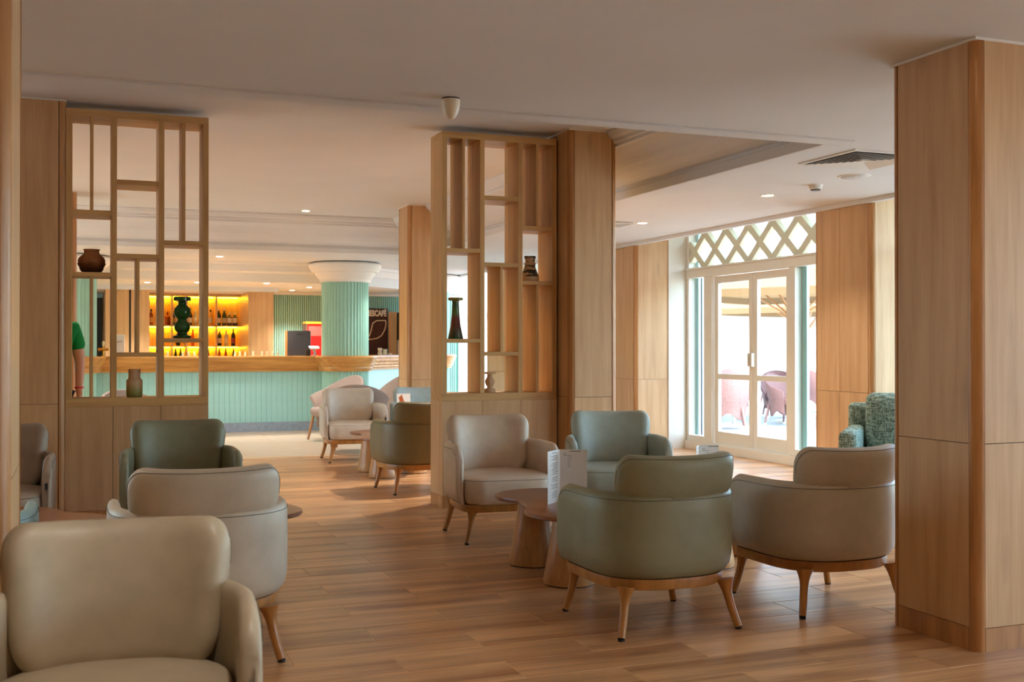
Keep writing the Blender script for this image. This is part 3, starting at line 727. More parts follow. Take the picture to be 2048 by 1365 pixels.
# ------------------------------------------------------------------ unseen walls that close the room, with their windows
wl_ = MB(); wl_.box(-6.1, -3.2, 0, -6, 19.95, .4); wl_.box(-6.1, -3.2, 2.42, -6, 19.95, 3.2)
LWIN = (8.6, 10.45, 12.3, 14.15)
ys = [-3.2] + [v for y in LWIN for v in (y, y+1.6)] + [19.95]
for k in range(0, len(ys), 2): wl_.box(-6.1, ys[k], .4, -6, ys[k+1], 2.42)
struct('wall_left', wl_, PANEL)
struct('wall_front', MB().box(-6.1, -3.3, 0, 7.2, -3.2, 2.8), PANEL)
for k, y in enumerate(LWIN):
    w = struct('window_%d' % (k+5)); part('glass_pane', box(-6.06, y, .4, -6.05, y+1.6, 2.42), GLASS, w)

# ------------------------------------------------------------------ back wall and the bar
YB = 19.6
wb = MB(); wb.box(-6, 19.9, 0, 7.2, 20.0, 3.0)
WB = struct('wall_back', wb, PANEL)
g = MB(); x = 2.97
while x < 6.52:
    g.box(x, YB-.022, .0, x+.022, YB, 2.19); x += .0375
part('mint_slats', g, MINT, WB, kind='stuff'); part('mint_backing', box(2.96, YB, 0, 6.56, 19.9, 2.19), plain('mint_deep', (84, 144, 124), .6), WB)
part('crown_moulding', box(-6, YB-.05, 2.15, 6.55, YB-.0225, 2.199, c=.008), WHITE, WB)
# wood cabinets with the lit bottle niche
cab = thing('back_bar_cabinet', 'oak back bar cabinet with lit yellow bottle niche', 'cabinet', (0, 18.3, 0))
zt = 2.13
part('left_block', box(.39, 0, 0, 1.04, 1.29, zt), PANEL, cab); part('right_block', box(2.563, 0, 0, 2.965, 1.29, zt), PANEL, cab)
part('left_seam', box(.735, -.004, 1.0, .765, .001, zt), DARK, cab)
part('niche_top', box(1.0405, .9, 2.135-.05, 2.5625, 1.285, zt), PANEL, cab)
part('niche_base', box(1.0405, .9, 0, 2.5625, 1.285, .93), PANEL, cab)
RIB = plain('ribbed_gold_panel', (222, 196, 120), .5)
rb = MB(); x = 1.045
while x < 2.55:
    rb.lathe([(.012, .932), (.012, 2.08)], 6, (x+.016, 1.266, 0)); x += .036
part('ribbed_panel', rb, RIB, cab, kind='stuff'); part('niche_back', box(1.0405, 1.27, .9305, 2.5625, 1.285, 2.084), RIB, cab)
for z in (1.60, 1.258): part('niche_shelf', box(1.041, .95, z-.02, 2.562, 1.25, z), PANEL, cab)
for xx in (1.45, 1.682, 2.168):
    for z0, z1 in ((.931, 1.237), (1.259, 1.579), (1.601, 2.084)): part('niche_divider', box(xx-.015, .95, z0, xx+.015, 1.25, z1), PANEL, cab)
LED = emit('led_yellow', (255, 192, 36), 10)
for z in (2.084, 1.579, 1.237):
    for xa, xb in ((1.05, 1.43), (1.47, 1.66), (1.70, 2.15), (2.19, 2.555)):
        part('led_strip', box(xa, 1.215, z-.012, xb, 1.245, z-.001), LED, cab)
part('soffit_box', box(-2.0, -.15, 2.131, 3.02, 1.27, 2.199), CEIL, cab)
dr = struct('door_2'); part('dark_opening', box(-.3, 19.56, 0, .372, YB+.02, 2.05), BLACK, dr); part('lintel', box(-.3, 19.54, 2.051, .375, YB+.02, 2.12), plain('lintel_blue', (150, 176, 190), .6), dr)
wallp = MB().box(-6, YB, 0, 2.96, 19.9, 2.19); part('wood_wall', wallp, PANEL, WB)
part('plain_end', box(6.57, YB-.01, 0, 7.1, 19.9, 2.6), WHITE, WB)

# fluted columns with mouldings
def column(x, y, label):
    t = thing('bar_column', label, 'column', (x, y, 0)); n = 352; rs = []
    for z in (0, 2.24):
        rs.append([((.35-.017*(abs(((i*44/n) % 1)-.5)*2)**.8)*cos(2*pi*i/n), (.35-.017*(abs(((i*44/n) % 1)-.5)*2)**.8)*sin(2*pi*i/n), z) for i in range(n)])
    part('fluted_shaft', MB().rings(rs), MINT, t, ang=60)
    part('capital', MB().lathe([(.352, 2.2), (.375, 2.2), (.38, 2.235), (.41, 2.27), (.445, 2.32), (.45, 2.345), (.49, 2.355), (.515, 2.39), (.535, 2.42), (.54, 2.455), (.53, 2.475), (.49, 2.49), (.352, 2.498)], 56), WHITE, t, ang=30)
    part('counter_ring', MB().lathe([(.352, .878), (.395, .878), (.40, .905), (.412, .92), (.412, .945), (.43, .965), (.435, .99), (.455, 1.02), (.462, 1.05), (.47, 1.06), (.478, 1.085), (.47, 1.105), (.352, 1.108)], 56), BARW, t, ang=30)
    return t
column(3.73, 16.46, 'mint fluted round column standing in the middle of the bar front')
column(-.11, 16.46, 'mint fluted round column at the left end of the bar')
column(5.75, 18.75, 'mint fluted round column seen through the centre shelf divider')

bar = thing('bar_counter', 'long bar counter with mint front and moulded oak top', 'bar counter', (0, 16.5, 0))
CP = [(0, .88), (.04, .88), (.045, .905), (.06, .92), (.06, .945), (.08, .965), (.085, .99), (.105, 1.02), (.11, 1.05), (.12, 1.06), (.128, 1.085), (.12, 1.103), (-.35, 1.103), (-.35, 1.06), (0, 1.05)]
segs = [((.24, 0, 0), (3.40, 0, 0)), ((4.08, .5, 0), (5.48, 1.98, 0)), ((-4.5, 0, 0), (-.46, 0, 0))]
for a, b_ in segs:
    part('counter_top', MB().extrude(CP, a, b_), BARW, bar)
    d = (Vector(b_)-Vector(a)).normalized(); Ls = (Vector(b_)-Vector(a)).length; ang = math.atan2(d.y, d.x)
    part('plinth', MB().box(0, -.006, 0, Ls, .2, .135), GREYP, bar, a, (0, 0, ang))
    part('front_core', box(0, .012, .135, Ls, .25, .88), MINT, bar, a, (0, 0, ang))
    nb = int(Ls/.0752)
    if a[0] > -1:
        tm_ = box(.001, 0, .1355, .0738, .012, .8795, c=.002).mesh('front_batten', MINTS)
        for k in range(nb):
            link('front_batten', tm_, bar, tuple(Vector(a)+d*(k*.0752)), (0, 0, ang))

# bottles
def bottle_mesh(kind):
    P = {'spirit': [(.032, 0), (.035, .006), (.035, .17), (.03, .19), (.014, .215), (.013, .26)],
         'wine': [(.034, 0), (.036, .006), (.036, .175), (.028, .205), (.014, .23), (.013, .285)],
         'square': [(.04, 0), (.042, .006), (.042, .13), (.038, .15), (.016, .165), (.015, .215)],
         'slim': [(.026, 0), (.028, .006), (.028, .16), (.02, .2), (.011, .25), (.011, .275)]}[kind]
    h = P[-1][1]; r = P[-1][0]; R = P[1][0]
    return MB().lathe(P, 16), MB().lathe([(r+.002, h-.03), (r+.002, h+.008)], 12), MB().lathe([(R+.0008, .045), (R+.0008, .13)], 16, cap=False)
BM = {k: bottle_mesh(k) for k in ('spirit', 'wine', 'square', 'slim')}
BC = {'amber': (150, 76, 22), 'dark': (26, 24, 22), 'red': (150, 36, 26), 'green': (28, 66, 40), 'clear': (196, 196, 176), 'gold': (206, 160, 70), 'orange': (206, 92, 30), 'white': (232, 228, 214), 'black': (18, 16, 16)}
BMAT = {k: plain('bottle_'+k, v, .15, 0, .6) for k, v in BC.items()}
def bottle(kind, body, cap, lab, loc, label, group):
    t = thing('bottle', label, 'bottle', loc, 0, group)
    b_, c_, l_ = BM[kind]
    for nm, g_, cc in (('glass_body', b_, body), ('cap', c_, cap), ('paper_label', l_, lab)):
        k = (nm, kind, cc)
        if k not in CACHE: CACHE[k] = g_.mesh(nm, BMAT[cc])
        link(nm, CACHE[k], t)
G1, G2, G3 = 'bottles on the top niche shelf', 'bottles on the middle niche shelf', 'bottles on the bottom of the niche'
for x, kd, bo, ca, la, lb in ((1.128, 'spirit', 'amber', 'black', 'gold', 'amber bottle alone at the left end of the top lit shelf'), (1.388, 'square', 'red', 'red', 'amber', 'squat red bottle on the top lit shelf'),
        (1.512, 'wine', 'dark', 'red', 'gold', 'dark wine bottle with yellow label and red cap, top lit shelf'), (1.752, 'wine', 'dark', 'dark', 'white', 'dark wine bottle with white label right of the green candle holder'),
        (1.842, 'spirit', 'clear', 'white', 'white', 'clear bottle with white label and cap on the top lit shelf'), (2.088, 'spirit', 'gold', 'dark', 'clear', 'pale gold bottle left of the last divider, top lit shelf'),
        (2.222, 'wine', 'green', 'white', 'white', 'green bottle with white label, first of four at the right, top lit shelf'), (2.315, 'wine', 'green', 'white', 'clear', 'green bottle with pale label, second of four, top lit shelf'),
        (2.402, 'square', 'dark', 'white', 'white', 'broad dark bottle, third of four, top lit shelf'), (2.492, 'square', 'black', 'white', 'white', 'broad black bottle at the right end of the top lit shelf')):
    bottle(kd, bo, ca, la, (x, 19.42, 1.6005), lb, G1)
for x, kd, bo, ca, la, lb in ((1.8, 'slim', 'orange', 'red', 'orange', 'slim orange bottle on the middle lit shelf'), (1.56, 'spirit', 'dark', 'black', 'dark', 'dark bottle under the green candle holder, middle lit shelf'), (2.238, 'spirit', 'green', 'white', 'white', 'green bottle with white label, middle lit shelf'),
        (2.346, 'spirit', 'clear', 'gold', 'white', 'clear bottle with white label, middle lit shelf'), (2.465, 'wine', 'black', 'dark', 'red', 'dark red wine bottle at right, middle lit shelf')):
    bottle(kd, bo, ca, la, (x, 19.42, 1.2585), lb, G2)
for x, bo, ca in ((1.52, 'dark', 'black'), (1.6, 'green', 'green'), (1.9, 'gold', 'amber'), (2.05, 'red', 'black'), (2.235, 'amber', 'black'), (2.34, 'red', 'black'), (2.47, 'dark', 'red')):
    bottle('slim', bo, ca, 'white', (x, 19.42, .931), 'short %s bottle with %s cap on the bottom niche level behind the counter' % (bo, ca) if (bo, ca) != ('red', 'black') else 'short red bottle with black cap, %s on the bottom niche level' % ('left' if x < 2.2 else 'right'), G3)
ORD = 'first second third fourth fifth sixth seventh eighth ninth tenth eleventh twelfth thirteenth'.split()
for i, x in enumerate((1.12, 1.19, 1.40, 1.48, 1.56, 2.135, 2.206, 2.28, 2.396, 2.525, 2.6, 2.68, 2.755)):
    o = thing('pourer_bottle', 'cream capped pourer bottle along the bar top, %s from the left' % ORD[i], 'bottle', (x, 16.62, 1.1035), 0, 'pourer bottles along the bar top')
    if ('pb',) not in CACHE: CACHE[('pb',)] = (MB().lathe([(.016, 0), (.017, .004), (.013, .04), (.008, .05)], 12).mesh('body', BMAT['clear']), MB().lathe([(.0095, .05), (.0095, .066), (.006, .068)], 10).mesh('cap', CREAM))
    link('body', CACHE[('pb',)][0], o); link('cap', CACHE[('pb',)][1], o)

# things on the bar
mo = thing('till_monitor', 'dark grey till monitor seen from behind on the bar', 'monitor', (3.16, 17.2, 1.06))
part('stand', box(-.12, .02, 0, .12, .16, .03, c=.004), BLACK, mo); part('housing', box(-.16, .0, .03, .2, .04, .43, c=.006), SCREEN, mo); part('grip_slot', box(-.02, -.0015, .365, .08, .001, .378), BLACK, mo); part('wood_edge', box(-.19, .0, .03, -.161, .05, .43), TRIM, mo)
bk = thing('back_counter', 'low service counter behind the bar under the till', 'counter', (3.2, 17.1, 0)); part('carcass', box(-.3, -.08, 0, .45, .5, 1.0), SCREEN, bk); part('worktop', box(-.32, -.1, 1.0, .47, .52, 1.0595), TRIM, bk)
ps = thing('card_terminal', 'small blue white card terminal on a tilted stand on the bar', 'card terminal', (3.3, 16.68, 1.1035))
part('foot', box(-.02, 0, 0, .07, .06, .012), METAL, ps); part('arm', MB().tube([(.025, .03, .01), (.02, .02, .06), (0, .01, .1)], .018, 8), plain('terminal_blue', (150, 190, 220), .35), ps)
part('screen', MB().add([(-.07, -.04, .115), (.085, -.04, .115), (.085, .05, .15), (-.07, .05, .15), (-.05, -.03, .1), (.06, -.03, .1), (.06, .05, .13), (-.05, .05, .13)], [(0, 1, 2, 3), (4, 7, 6, 5), (0, 4, 5, 1), (1, 5, 6, 2), (2, 6, 7, 3), (3, 7, 4, 0)]), plain('terminal_pale', (196, 222, 226), .3), ps)
part('holder', box(-.11, .01, .0, -.05, .05, .09), BLACK, ps)
dp = thing('drink_dispenser', 'red and yellow drink dispenser half hidden by the bar column', 'drink dispenser', (3.62, 18.3, 1.0))
REDP = plain('dispenser_red', (206, 24, 20), .3)
part('cabinet', box(-.1, 0, .08, .14, .25, .62, c=.01), REDP, dp); part('side_picture', box(-.13, .0, .1, -.1005, .24, .62), plain('picture_brown', (98, 66, 54), .5, 0, .4, .3, 20), dp); part('top_cap', box(-.13, -.01, .621, .15, .26, .655), plain('cap_yellow', (226, 184, 44), .4), dp)
part('light_panel', box(-.085, -.004, .42, .13, 0, .58), plain('panel_pink', (226, 84, 74), .4), dp); part('drip_tray', box(-.12, -.06, .0, .14, .25, .079, c=.006), plain('tray_yellow', (226, 180, 96), .4), dp)
b2 = thing('rear_counter', 'oak service counter carrying the dispenser and coffee machine', 'counter', (4.4, 18.75, 0)); 
for xa, ya, xb, yb in ((-1.2, -.62, -.2, -.13), (-1.2, -.129, .72, .75), (.721, .4, 1.3, .75)):
    part('carcass', box(xa, ya, 0, xb, yb, .95), PANEL, b2); part('worktop', box(xa, ya, .951, xb, yb, .9995), TRIM, b2)
# poster
po = thing('poster', 'dark brown coffee poster with cream lettering and bean outline', 'poster', (4.96, 19.5, 1.13))
BR = plain('poster_brown', (74, 46, 42), .6, 0, .3, .15, 12); CRM = plain('poster_cream', (236, 222, 196), .6); RDD = plain('poster_red', (200, 36, 30), .6)
part('board', box(-.24, 0, -.13, .24, .02, .8), BR, po)
def text_mesh(s, size, mat, bold=.012):
    cu = bpy.data.curves.new('text', 'FONT'); cu.body = s; cu.size = size; cu.extrude = .002; cu.offset = bold*size; cu.align_x = 'CENTER'
    o = bpy.data.objects.new('text', cu); COL.objects.link(o); dg = bpy.context.evaluated_depsgraph_get(); me = bpy.data.meshes.new_from_object(o.evaluated_get(dg)); bpy.data.objects.remove(o); me.materials.clear(); me.materials.append(mat); return me
link('lettering', text_mesh('NESCAFÉ', .115, CRM, .04), po, (.022, -.003, .665), (radians(90), 0, 0)).scale = (.82, 1.25, 1)
part('red_accent', box(.178, -.004, .745, .205, -.001, .775), RDD, po)
lf = MB(); leaf = [(-.2, .245), (-.1, .31), (-.07, .40), (-.04, .53), (.03, .58), (.2, .585), (.205, .50), (.185, .42), (.12, .31), (.04, .26), (-.08, .243)]
for k in range(len(leaf)):
    a, b_ = leaf[k], leaf[(k+1) % len(leaf)]
    lf.tube([(a[0], -.003, a[1]), (b_[0], -.003, b_[1])], .009, 6)
part('bean_outline', lf, CRM, po)
bn = MB()
for k in range(46):
    u, v = random.uniform(-.05, .17), random.uniform(.29, .55)
    if v > .27 and u > -.06 + (v-.4)*.1: bn.lathe([(.006, -.001), (.006, .001)], 6, (u, v, 0))
bo = part('bean_dots', bn, plain('poster_bean', (150, 76, 46), .6), po, (0, -.002, 0), (radians(90), 0, 0), kind='stuff')
wp = tag(part('wood_post', box(5.19, 19.25, 1.0, 5.30, 19.41, 1.865), PANEL), 'short oak post on the rear counter right of the coffee poster', 'post')
cm = thing('coffee_machine', 'black and white coffee machine peeping out beside the distant pillar', 'coffee machine', (5.415, 19.22, 1.0))
part('body', box(-.06, 0, .36, .12, .3, .86, c=.008), BLACK, cm); part('screen', box(-.03, -.003, .56, .1, 0, .8), plain('machine_grey', (150, 148, 150), .3), cm); part('yellow_label', box(-.02, -.004, .43, .06, 0, .53), plain('label_yellow', (244, 214, 30), .5), cm); part('dispense_bay', box(-.1, -.01, .0, .12, .3, .359, c=.006), plain('machine_white', (226, 228, 230), .35), cm)
for i, (x, z) in enumerate(((4.86, 0), (4.86, .075), (4.86, .15), (4.95, 0), (4.95, .075), (4.95, .13), (5.04, 0), (5.04, .06))):
    if ('cup',) not in CACHE: CACHE[('cup',)] = MB().lathe([(.026, 0), (.03, .004), (.04, .066), (.038, .07), (.028, .01), (.001, .008)], 16).mesh('cup', CREAM)
    o = link('cup', CACHE[('cup',)], None, (x, 18.75, .9999+z)); tag(o, '%s white cup of the %s stack below the coffee poster' % ({0: 'lowest', .06: 'upper', .075: 'middle', .13: 'topmost', .15: 'topmost'}[z], {4.86: 'left', 4.95: 'centre', 5.04: 'right'}[x]), 'cup', 'stacked cups below the poster')
tp = thing('beer_tap', 'brass beer tap with bright knob at the left end of the bar', 'beer tap', (.33, 16.72, 1.1035))
BRASS = plain('brass', (212, 160, 70), .25, .9); part('column', MB().lathe([(.03, 0), (.03, .01), (.014, .02), (.014, .09), (.022, .1), (.01, .13)], 16), BRASS, tp); part('crossbar', MB().tube([(-.07, 0, .1), (.07, 0, .1)], .02, 10), BRASS, tp); part('handle', MB().lathe([(.01, .13), (.018, .16), (.02, .2), (.01, .22)], 12), plain('tap_cream', (230, 206, 170), .4), tp)
wc = thing('ice_machine', 'pale white machine standing on the bar beside the beer tap', 'machine', (.53, 16.72, 1.1035)); part('body', box(-.08, 0, 0, .085, .16, .31, c=.006), plain('machine_pale', (214, 220, 226), .35), wc); part('spout', MB().tube([(-.03, -.004, .2), (.02, -.012, .215), (.05, -.004, .21)], .008, 8), METAL, wc)

# ------------------------------------------------------------------ teal tweed sofa in the corner bay
sf = thing('sofa', 'teal tweed sofa with loose back cushion behind the large right pillar', 'sofa', (5.74, 6.57, 0), radians(-43))
def soft(x0, y0, z0, x1, y1, z1, r=.05, seg=3):
    b = bmesh.new(); bmesh.ops.create_cube(b, size=1)
    for p in b.verts: p.co = Vector((x0 + (p.co.x+.5)*(x1-x0), y0 + (p.co.y+.5)*(y1-y0), z0 + (p.co.z+.5)*(z1-z0)))
    bmesh.ops.bevel(b, geom=b.edges[:], offset=r, segments=seg, affect='EDGES', profile=.5); b.verts.index_update()
    m_ = MB(); m_.add([p.co[:] for p in b.verts], [[p.index for p in f.verts] for f in b.faces], True); b.free(); return m_
part('base', soft(-.36, -.36, .13, .55, .36, .34, .03), TWEED, sf)
part('arm', soft(-.5, -.4, .13, -.37, .40, .63, .04), TWEED, sf); part('arm', soft(.56, -.4, .13, .69, .40, .63, .04), TWEED, sf)
part('back_frame', soft(-.5, .41, .13, .69, .52, .80, .04), TWEED, sf); part('seat_cushion', soft(-.365, -.38, .345, .555, .2, .47, .05), TWEED, sf)
part('back_cushion', pillow(rrect(.455, .22, .06, 6), .09, lambda x, y, w: (x+.095, .3-w+y*.12, .665+y), p=6), TWEED, sf)
for sx, sy in ((-.42, -.32), (.61, -.32), (-.42, .44), (.61, .44)): part('leg', MB().tube([(sx, sy, .13), (sx, sy, 0)], [.025, .018], 10), LEGW, sf)

# ------------------------------------------------------------------ ceiling fittings
sn = thing('motion_sensor', 'cream dome shaped sensor hanging from the low ceiling near the centre', 'sensor', (1.757, 5.36, ZL))
part('mount_plate', MB().lathe([(.046, -.006), (.046, 0)], 28), SCREEN, sn); part('dome', MB().lathe([(.047, -.007), (.047, -.03), (.043, -.055), (.034, -.08), (.022, -.1), (.01, -.106), (.001, -.107)], 28), CREAM, sn)
vt = thing('ceiling_vent', 'square white louvred air diffuser in the ceiling by the right pillar', 'vent', (4.9, 6.09, ZL))
part('dark_throat', box(-.29, -.29, -.004, .29, .29, 0), BLACK, vt)
for k in range(8):
    a = .30 - k*.034; o_ = [(-a, -a), (a, -a), (a, a), (-a, a)]
    def sq(f, z): return [(x*f, y*f, z) for x, y in o_]
    f1 = (a-.007)/a; f2 = (a-.026)/a
    g = MB().rings([sq(1, -.019), sq((a-.026)/a, -.0125), sq((a-.026)/a, -.0105), sq(1, -.017), sq(1, -.019)] if k else [sq(1, 0), sq(1, -.008), sq((a-.02)/a, -.012), sq((a-.025)/a, -.0062), sq(1, 0)], smooth=False, cap0=False, cap1=False)
    part('louvre', g, plain('vent_white', (226, 224, 218), .5) if k == 0 else MATS['vent_white'], vt)
part('centre_plate', box(-.03, -.03, -.016, .03, .03, -.0041), MATS['vent_white'], vt)
v2 = thing('ceiling_vent', 'small distant square vent in the ceiling behind the centre pillar', 'vent', (5.05, 10.2, ZL)); part('dark_throat', box(-.15, -.15, -.006, .15, .15, 0), BLACK, v2)
for k in range(3):
    a = .18-k*.05; part('louvre', MB().box(-a, -a, -.02, a, -a+.02, -.0061).box(-a, a-.02, -.02, a, a, -.0061).box(-a, -a+.02, -.02, -a+.02, a-.02, -.0061).box(a-.02, -a+.02, -.02, a, a-.02, -.0061), MATS['vent_white'], v2)
sd = thing('smoke_detector', 'small white smoke detector on the ceiling above the glass door', 'smoke detector', (5.338, 7.195, ZL))
part('base_disc', MB().lathe([(.055, -.012), (.056, 0)], 28), WHITE, sd); part('sensing_head', MB().lathe([(.04, -.036), (.048, -.03), (.05, -.012)], 28), WHITE, sd); part('vent_slots', MB().lathe([(.0385, -.044), (.0385, -.0362)], 14), SCREEN, sd)
sk = thing('ceiling_speaker', 'round flat white loudspeaker in the ceiling beside the air diffuser', 'loudspeaker', (5.33, 6.72, ZL))
part('rim', MB().lathe([(.115, -.006), (.12, 0)], 36), WHITE, sk); part('grille', MB().lathe([(.09, -.013), (.1, -.0061)], 36), plain('grille_grey', (206, 204, 202), .6), sk)
BULB = emit('bulb_warm', (255, 226, 170), 14)
def downlight(x, y, z, label, energy=0, group='recessed ceiling downlights', col=(1, .92, .82), size=110):
    t = thing('downlight', label, 'downlight', (x, y, z), 0, group)
    part('bezel', MB().lathe([(.045, -.002), (.062, -.006), (.066, 0)], 28, cap=False), WHITE, t); part('lamp', MB().lathe([(.044, -.003), (.044, -.0015)], 24), BULB, t)
    if energy: spot('downlight_beam', (x, y, z-.02), energy, col, size)
    return t
downlight(5.34, 7.84, ZL, 'downlight just left of the smoke detector', 18)
downlight(5.336, 10.04, ZL, 'downlight in the ceiling nearest the diamond lattice, behind the pillar', 18)
downlight(2.66, 13.95, ZC, 'downlight on the raised ceiling before the bar', 60, col=(1, .95, .88), size=84)
downlight(-.95, 13.95, ZC, 'added fill light on the raised ceiling, hidden behind the far left pillar', 45, 'downlights out of view', (1, .95, .88), 84)  # extra hidden lamp added to brighten the far end of the coffer
for x, y, lb in ((.957, 17.37, 'bar soffit downlight left, above the niche'), (1.65, 17.1, 'bar soffit downlight seen right of the left divider post'), (2.64, 16.95, 'bar soffit downlight left of the soffit corner'), (3.37, 18.9, 'bar soffit downlight, left of the two by the column'), (3.46, 17.85, 'bar soffit downlight closest to the column capital')):
    downlight(x, y, SZ if y < 18.1 else SZ, lb, 36, 'downlights in the bar soffit')
for x, y, e, lb in ((2.9, 3.0, 2, 'front ceiling downlight just left of the near right pillar'), (.55, 2.3, 12, 'front ceiling downlight above the near left armchair'), (-.95, 5.1, 15, 'added front ceiling fill light, hidden behind the left edge pillar'), (5.34, 4.5, 20, 'downlight in line with the smoke detector, hidden behind the right pillar'), (5.34, 2.0, 10, 'downlight at the near end of the window side row')):  # lamp behind the left edge pillar is added to brighten that side
    downlight(x, y, ZL, lb, e, 'downlights out of view')
for x, y, lb in ((3.85, 9.35, 'added raised ceiling fill light, unseen behind the centre divider'), (-.95, 10.6, 'added raised ceiling fill light, unseen behind the left pillar, nearer one'), (-.95, 13.2, 'added raised ceiling fill light, unseen behind the left pillar, further one')):  # all three are added fill lamps, kept out of sight, for floor bounce
    downlight(x, y, ZC, lb, 70, 'downlights out of view', (1, .93, .84))
downlight(1.83, 15.9, ZL, 'downlight in the lower ceiling strip just before the bar', 18)
for x, y, lb in ((4.5, 15.95, 'added strip fill light hidden behind the distant pillar'), (-1.3, 15.95, 'added strip fill light hidden behind the left pillar')):  # both added out of sight to light the floor and bar front
    downlight(x, y, ZL, lb, 18, 'downlights out of view', (1, .92, .8))

# ------------------------------------------------------------------ waiter behind the left divider
def skin_mesh(name, joints, edges, mat, root=0, sub=2):
    me = bpy.data.meshes.new(name); me.from_pydata([j[0] for j in joints], edges, []); o = bpy.data.objects.new(name, me); COL.objects.link(o)
    o.modifiers.new('skin', 'SKIN'); me.skin_vertices or None
    lay = me.skin_vertices[0].data
    for k, j in enumerate(joints): lay[k].radius = j[1] if isinstance(j[1], tuple) else (j[1], j[1])
    lay[root].use_root = True
    sb = o.modifiers.new('sub', 'SUBSURF'); sb.levels = sub; sb.render_levels = sub
    dg = bpy.context.evaluated_depsgraph_get(); out = bpy.data.meshes.new_from_object(o.evaluated_get(dg)); bpy.data.objects.remove(o)
    out.materials.clear(); out.materials.append(mat); out.polygons.foreach_set('use_smooth', [True]*len(out.polygons)); out.name = name
    return out
SKIN = plain('skin', (196, 142, 112), .5, 0, .4); POLO = plain('polo_green', (18, 128, 62), .8, 0, .2); TROU = plain('trousers_navy', (30, 36, 48), .8, 0, .2); HAIR = plain('hair_dark', (34, 24, 18), .7); SHOE = plain('shoe_black', (18, 18, 20), .4)
pp = thing('person', 'person in a green polo shirt and dark trousers standing behind the left pillar', 'person', (-.225, 9.75, 0), radians(12))
J = [((0, 0, .95), (.15, .105)), ((0, 0, 1.15), (.14, .1)), ((0, -.01, 1.33), (.16, .105)), ((0, 0, 1.45), (.07, .065)), ((0, -.01, 1.53), (.055, .055)), ((0, -.015, 1.6), (.075, .088)), ((0, -.01, 1.69), (.07, .085)),
     ((.19, 0, 1.38), .06), ((.245, .01, 1.13), .046), ((.225, -.06, .90), .032), ((-.19, 0, 1.38), .06), ((-.245, .01, 1.13), .046), ((-.225, -.06, .90), .032),
     ((.09, 0, .88), .095), ((.105, -.01, .5), .062), ((.11, .02, .1), .042), ((.11, -.1, .04), .04), ((-.09, 0, .88), .095), ((-.105, -.01, .5), .062), ((-.11, .02, .1), .042), ((-.11, -.1, .04), .04)]
Ed = [(0, 1), (1, 2), (2, 3), (3, 4), (4, 5), (5, 6), (2, 7), (7, 8), (8, 9), (2, 10), (10, 11), (11, 12), (0, 13), (13, 14), (14, 15), (15, 16), (0, 17), (17, 18), (18, 19), (19, 20)]
for s, w in ((1, 9), (-1, 12)):
    bx, by, bz = J[w][0]; pi_ = len(J); J.append(((bx-.003*s, by-.03, bz-.06), (.036, .018))); Ed.append((w, pi_))
    for k, (dx, L) in enumerate(((-.027, .065), (-.009, .075), (.009, .072), (.026, .056))):
        a = len(J); J.append(((bx+dx*.6*0-.004*s, by-.03+dx, bz-.10), .0095)); J.append(((bx-.012*s, by-.036+dx*1.1, bz-.10-L*.55), .0085)); J.append(((bx-.03*s, by-.04+dx*1.1, bz-.10-L), .0075)); Ed += [(pi_, a), (a, a+1), (a+1, a+2)]
    a = len(J); J.append(((bx-.01*s, by-.068, bz-.06), .011)); J.append(((bx-.022*s, by-.085, bz-.095), .009)); Ed += [(pi_, a), (a, a+1)]
link('body', skin_mesh('body', J, Ed, SKIN), pp)
PJ = [((0, 0, .86), (.185, .135)), ((0, 0, 1.0), (.172, .125)), ((0, 0, 1.15), (.16, .118)), ((0, -.01, 1.33), (.175, .122)), ((0, 0, 1.43), (.095, .085)), ((.19, 0, 1.385), .078), ((.235, .008, 1.2), .068), ((-.19, 0, 1.385), .078), ((-.235, .008, 1.2), .068)]
link('polo_shirt', skin_mesh('polo_shirt', PJ, [(0, 1), (1, 2), (2, 3), (3, 4), (3, 5), (5, 6), (3, 7), (7, 8)], POLO), pp)
TJ = [((0, 0, .93), (.165, .12)), ((.09, 0, .84), .108), ((.105, -.01, .5), .08), ((.11, .015, .1), .065), ((-.09, 0, .84), .108), ((-.105, -.01, .5), .08), ((-.11, .015, .1), .065)]
link('trousers', skin_mesh('trousers', TJ, [(0, 1), (1, 2), (2, 3), (0, 4), (4, 5), (5, 6)], TROU), pp)
for s in (1, -1): part('shoe', MB().rings([[(s*.11+x*sc, -.05+y*sc, z) for x, y in rrect(.047, .135, .045, 6)] for sc, z in ((1, 0), (1.02, .03), (.9, .07), (.5, .09))]), SHOE, pp)
part('hair', MB().lathe([(.081, 1.63), (.09, 1.67), (.086, 1.72), (.06, 1.765), (.02, 1.782)], 20, (0, .012, 0)), HAIR, pp)
part('wrist_band', MB().lathe([(.036, .9), (.037, .915)], 16, (.226, -.057, 0)), plain('band_red', (190, 40, 40), .6), pp)
part('nose', MB().lathe([(.014, 0), (.011, .02), (.003, .045)], 10, (0, -.1, 1.575)), SKIN, pp)
for s in (1, -1):
    part('eye', MB().lathe([(.003, -.008), (.011, 0), (.003, .008)], 10, (s*.03, -.092, 1.615)), WHITE, pp); part('ear', MB().lathe([(.004, -.03), (.013, -.015), (.015, .01), (.004, .03)], 10, (s*.078, -.005, 1.6)), SKIN, pp)
part('mouth', box(-.024, -.099, 1.553, .024, -.09, 1.56), plain('lips', (160, 90, 80), .5), pp)

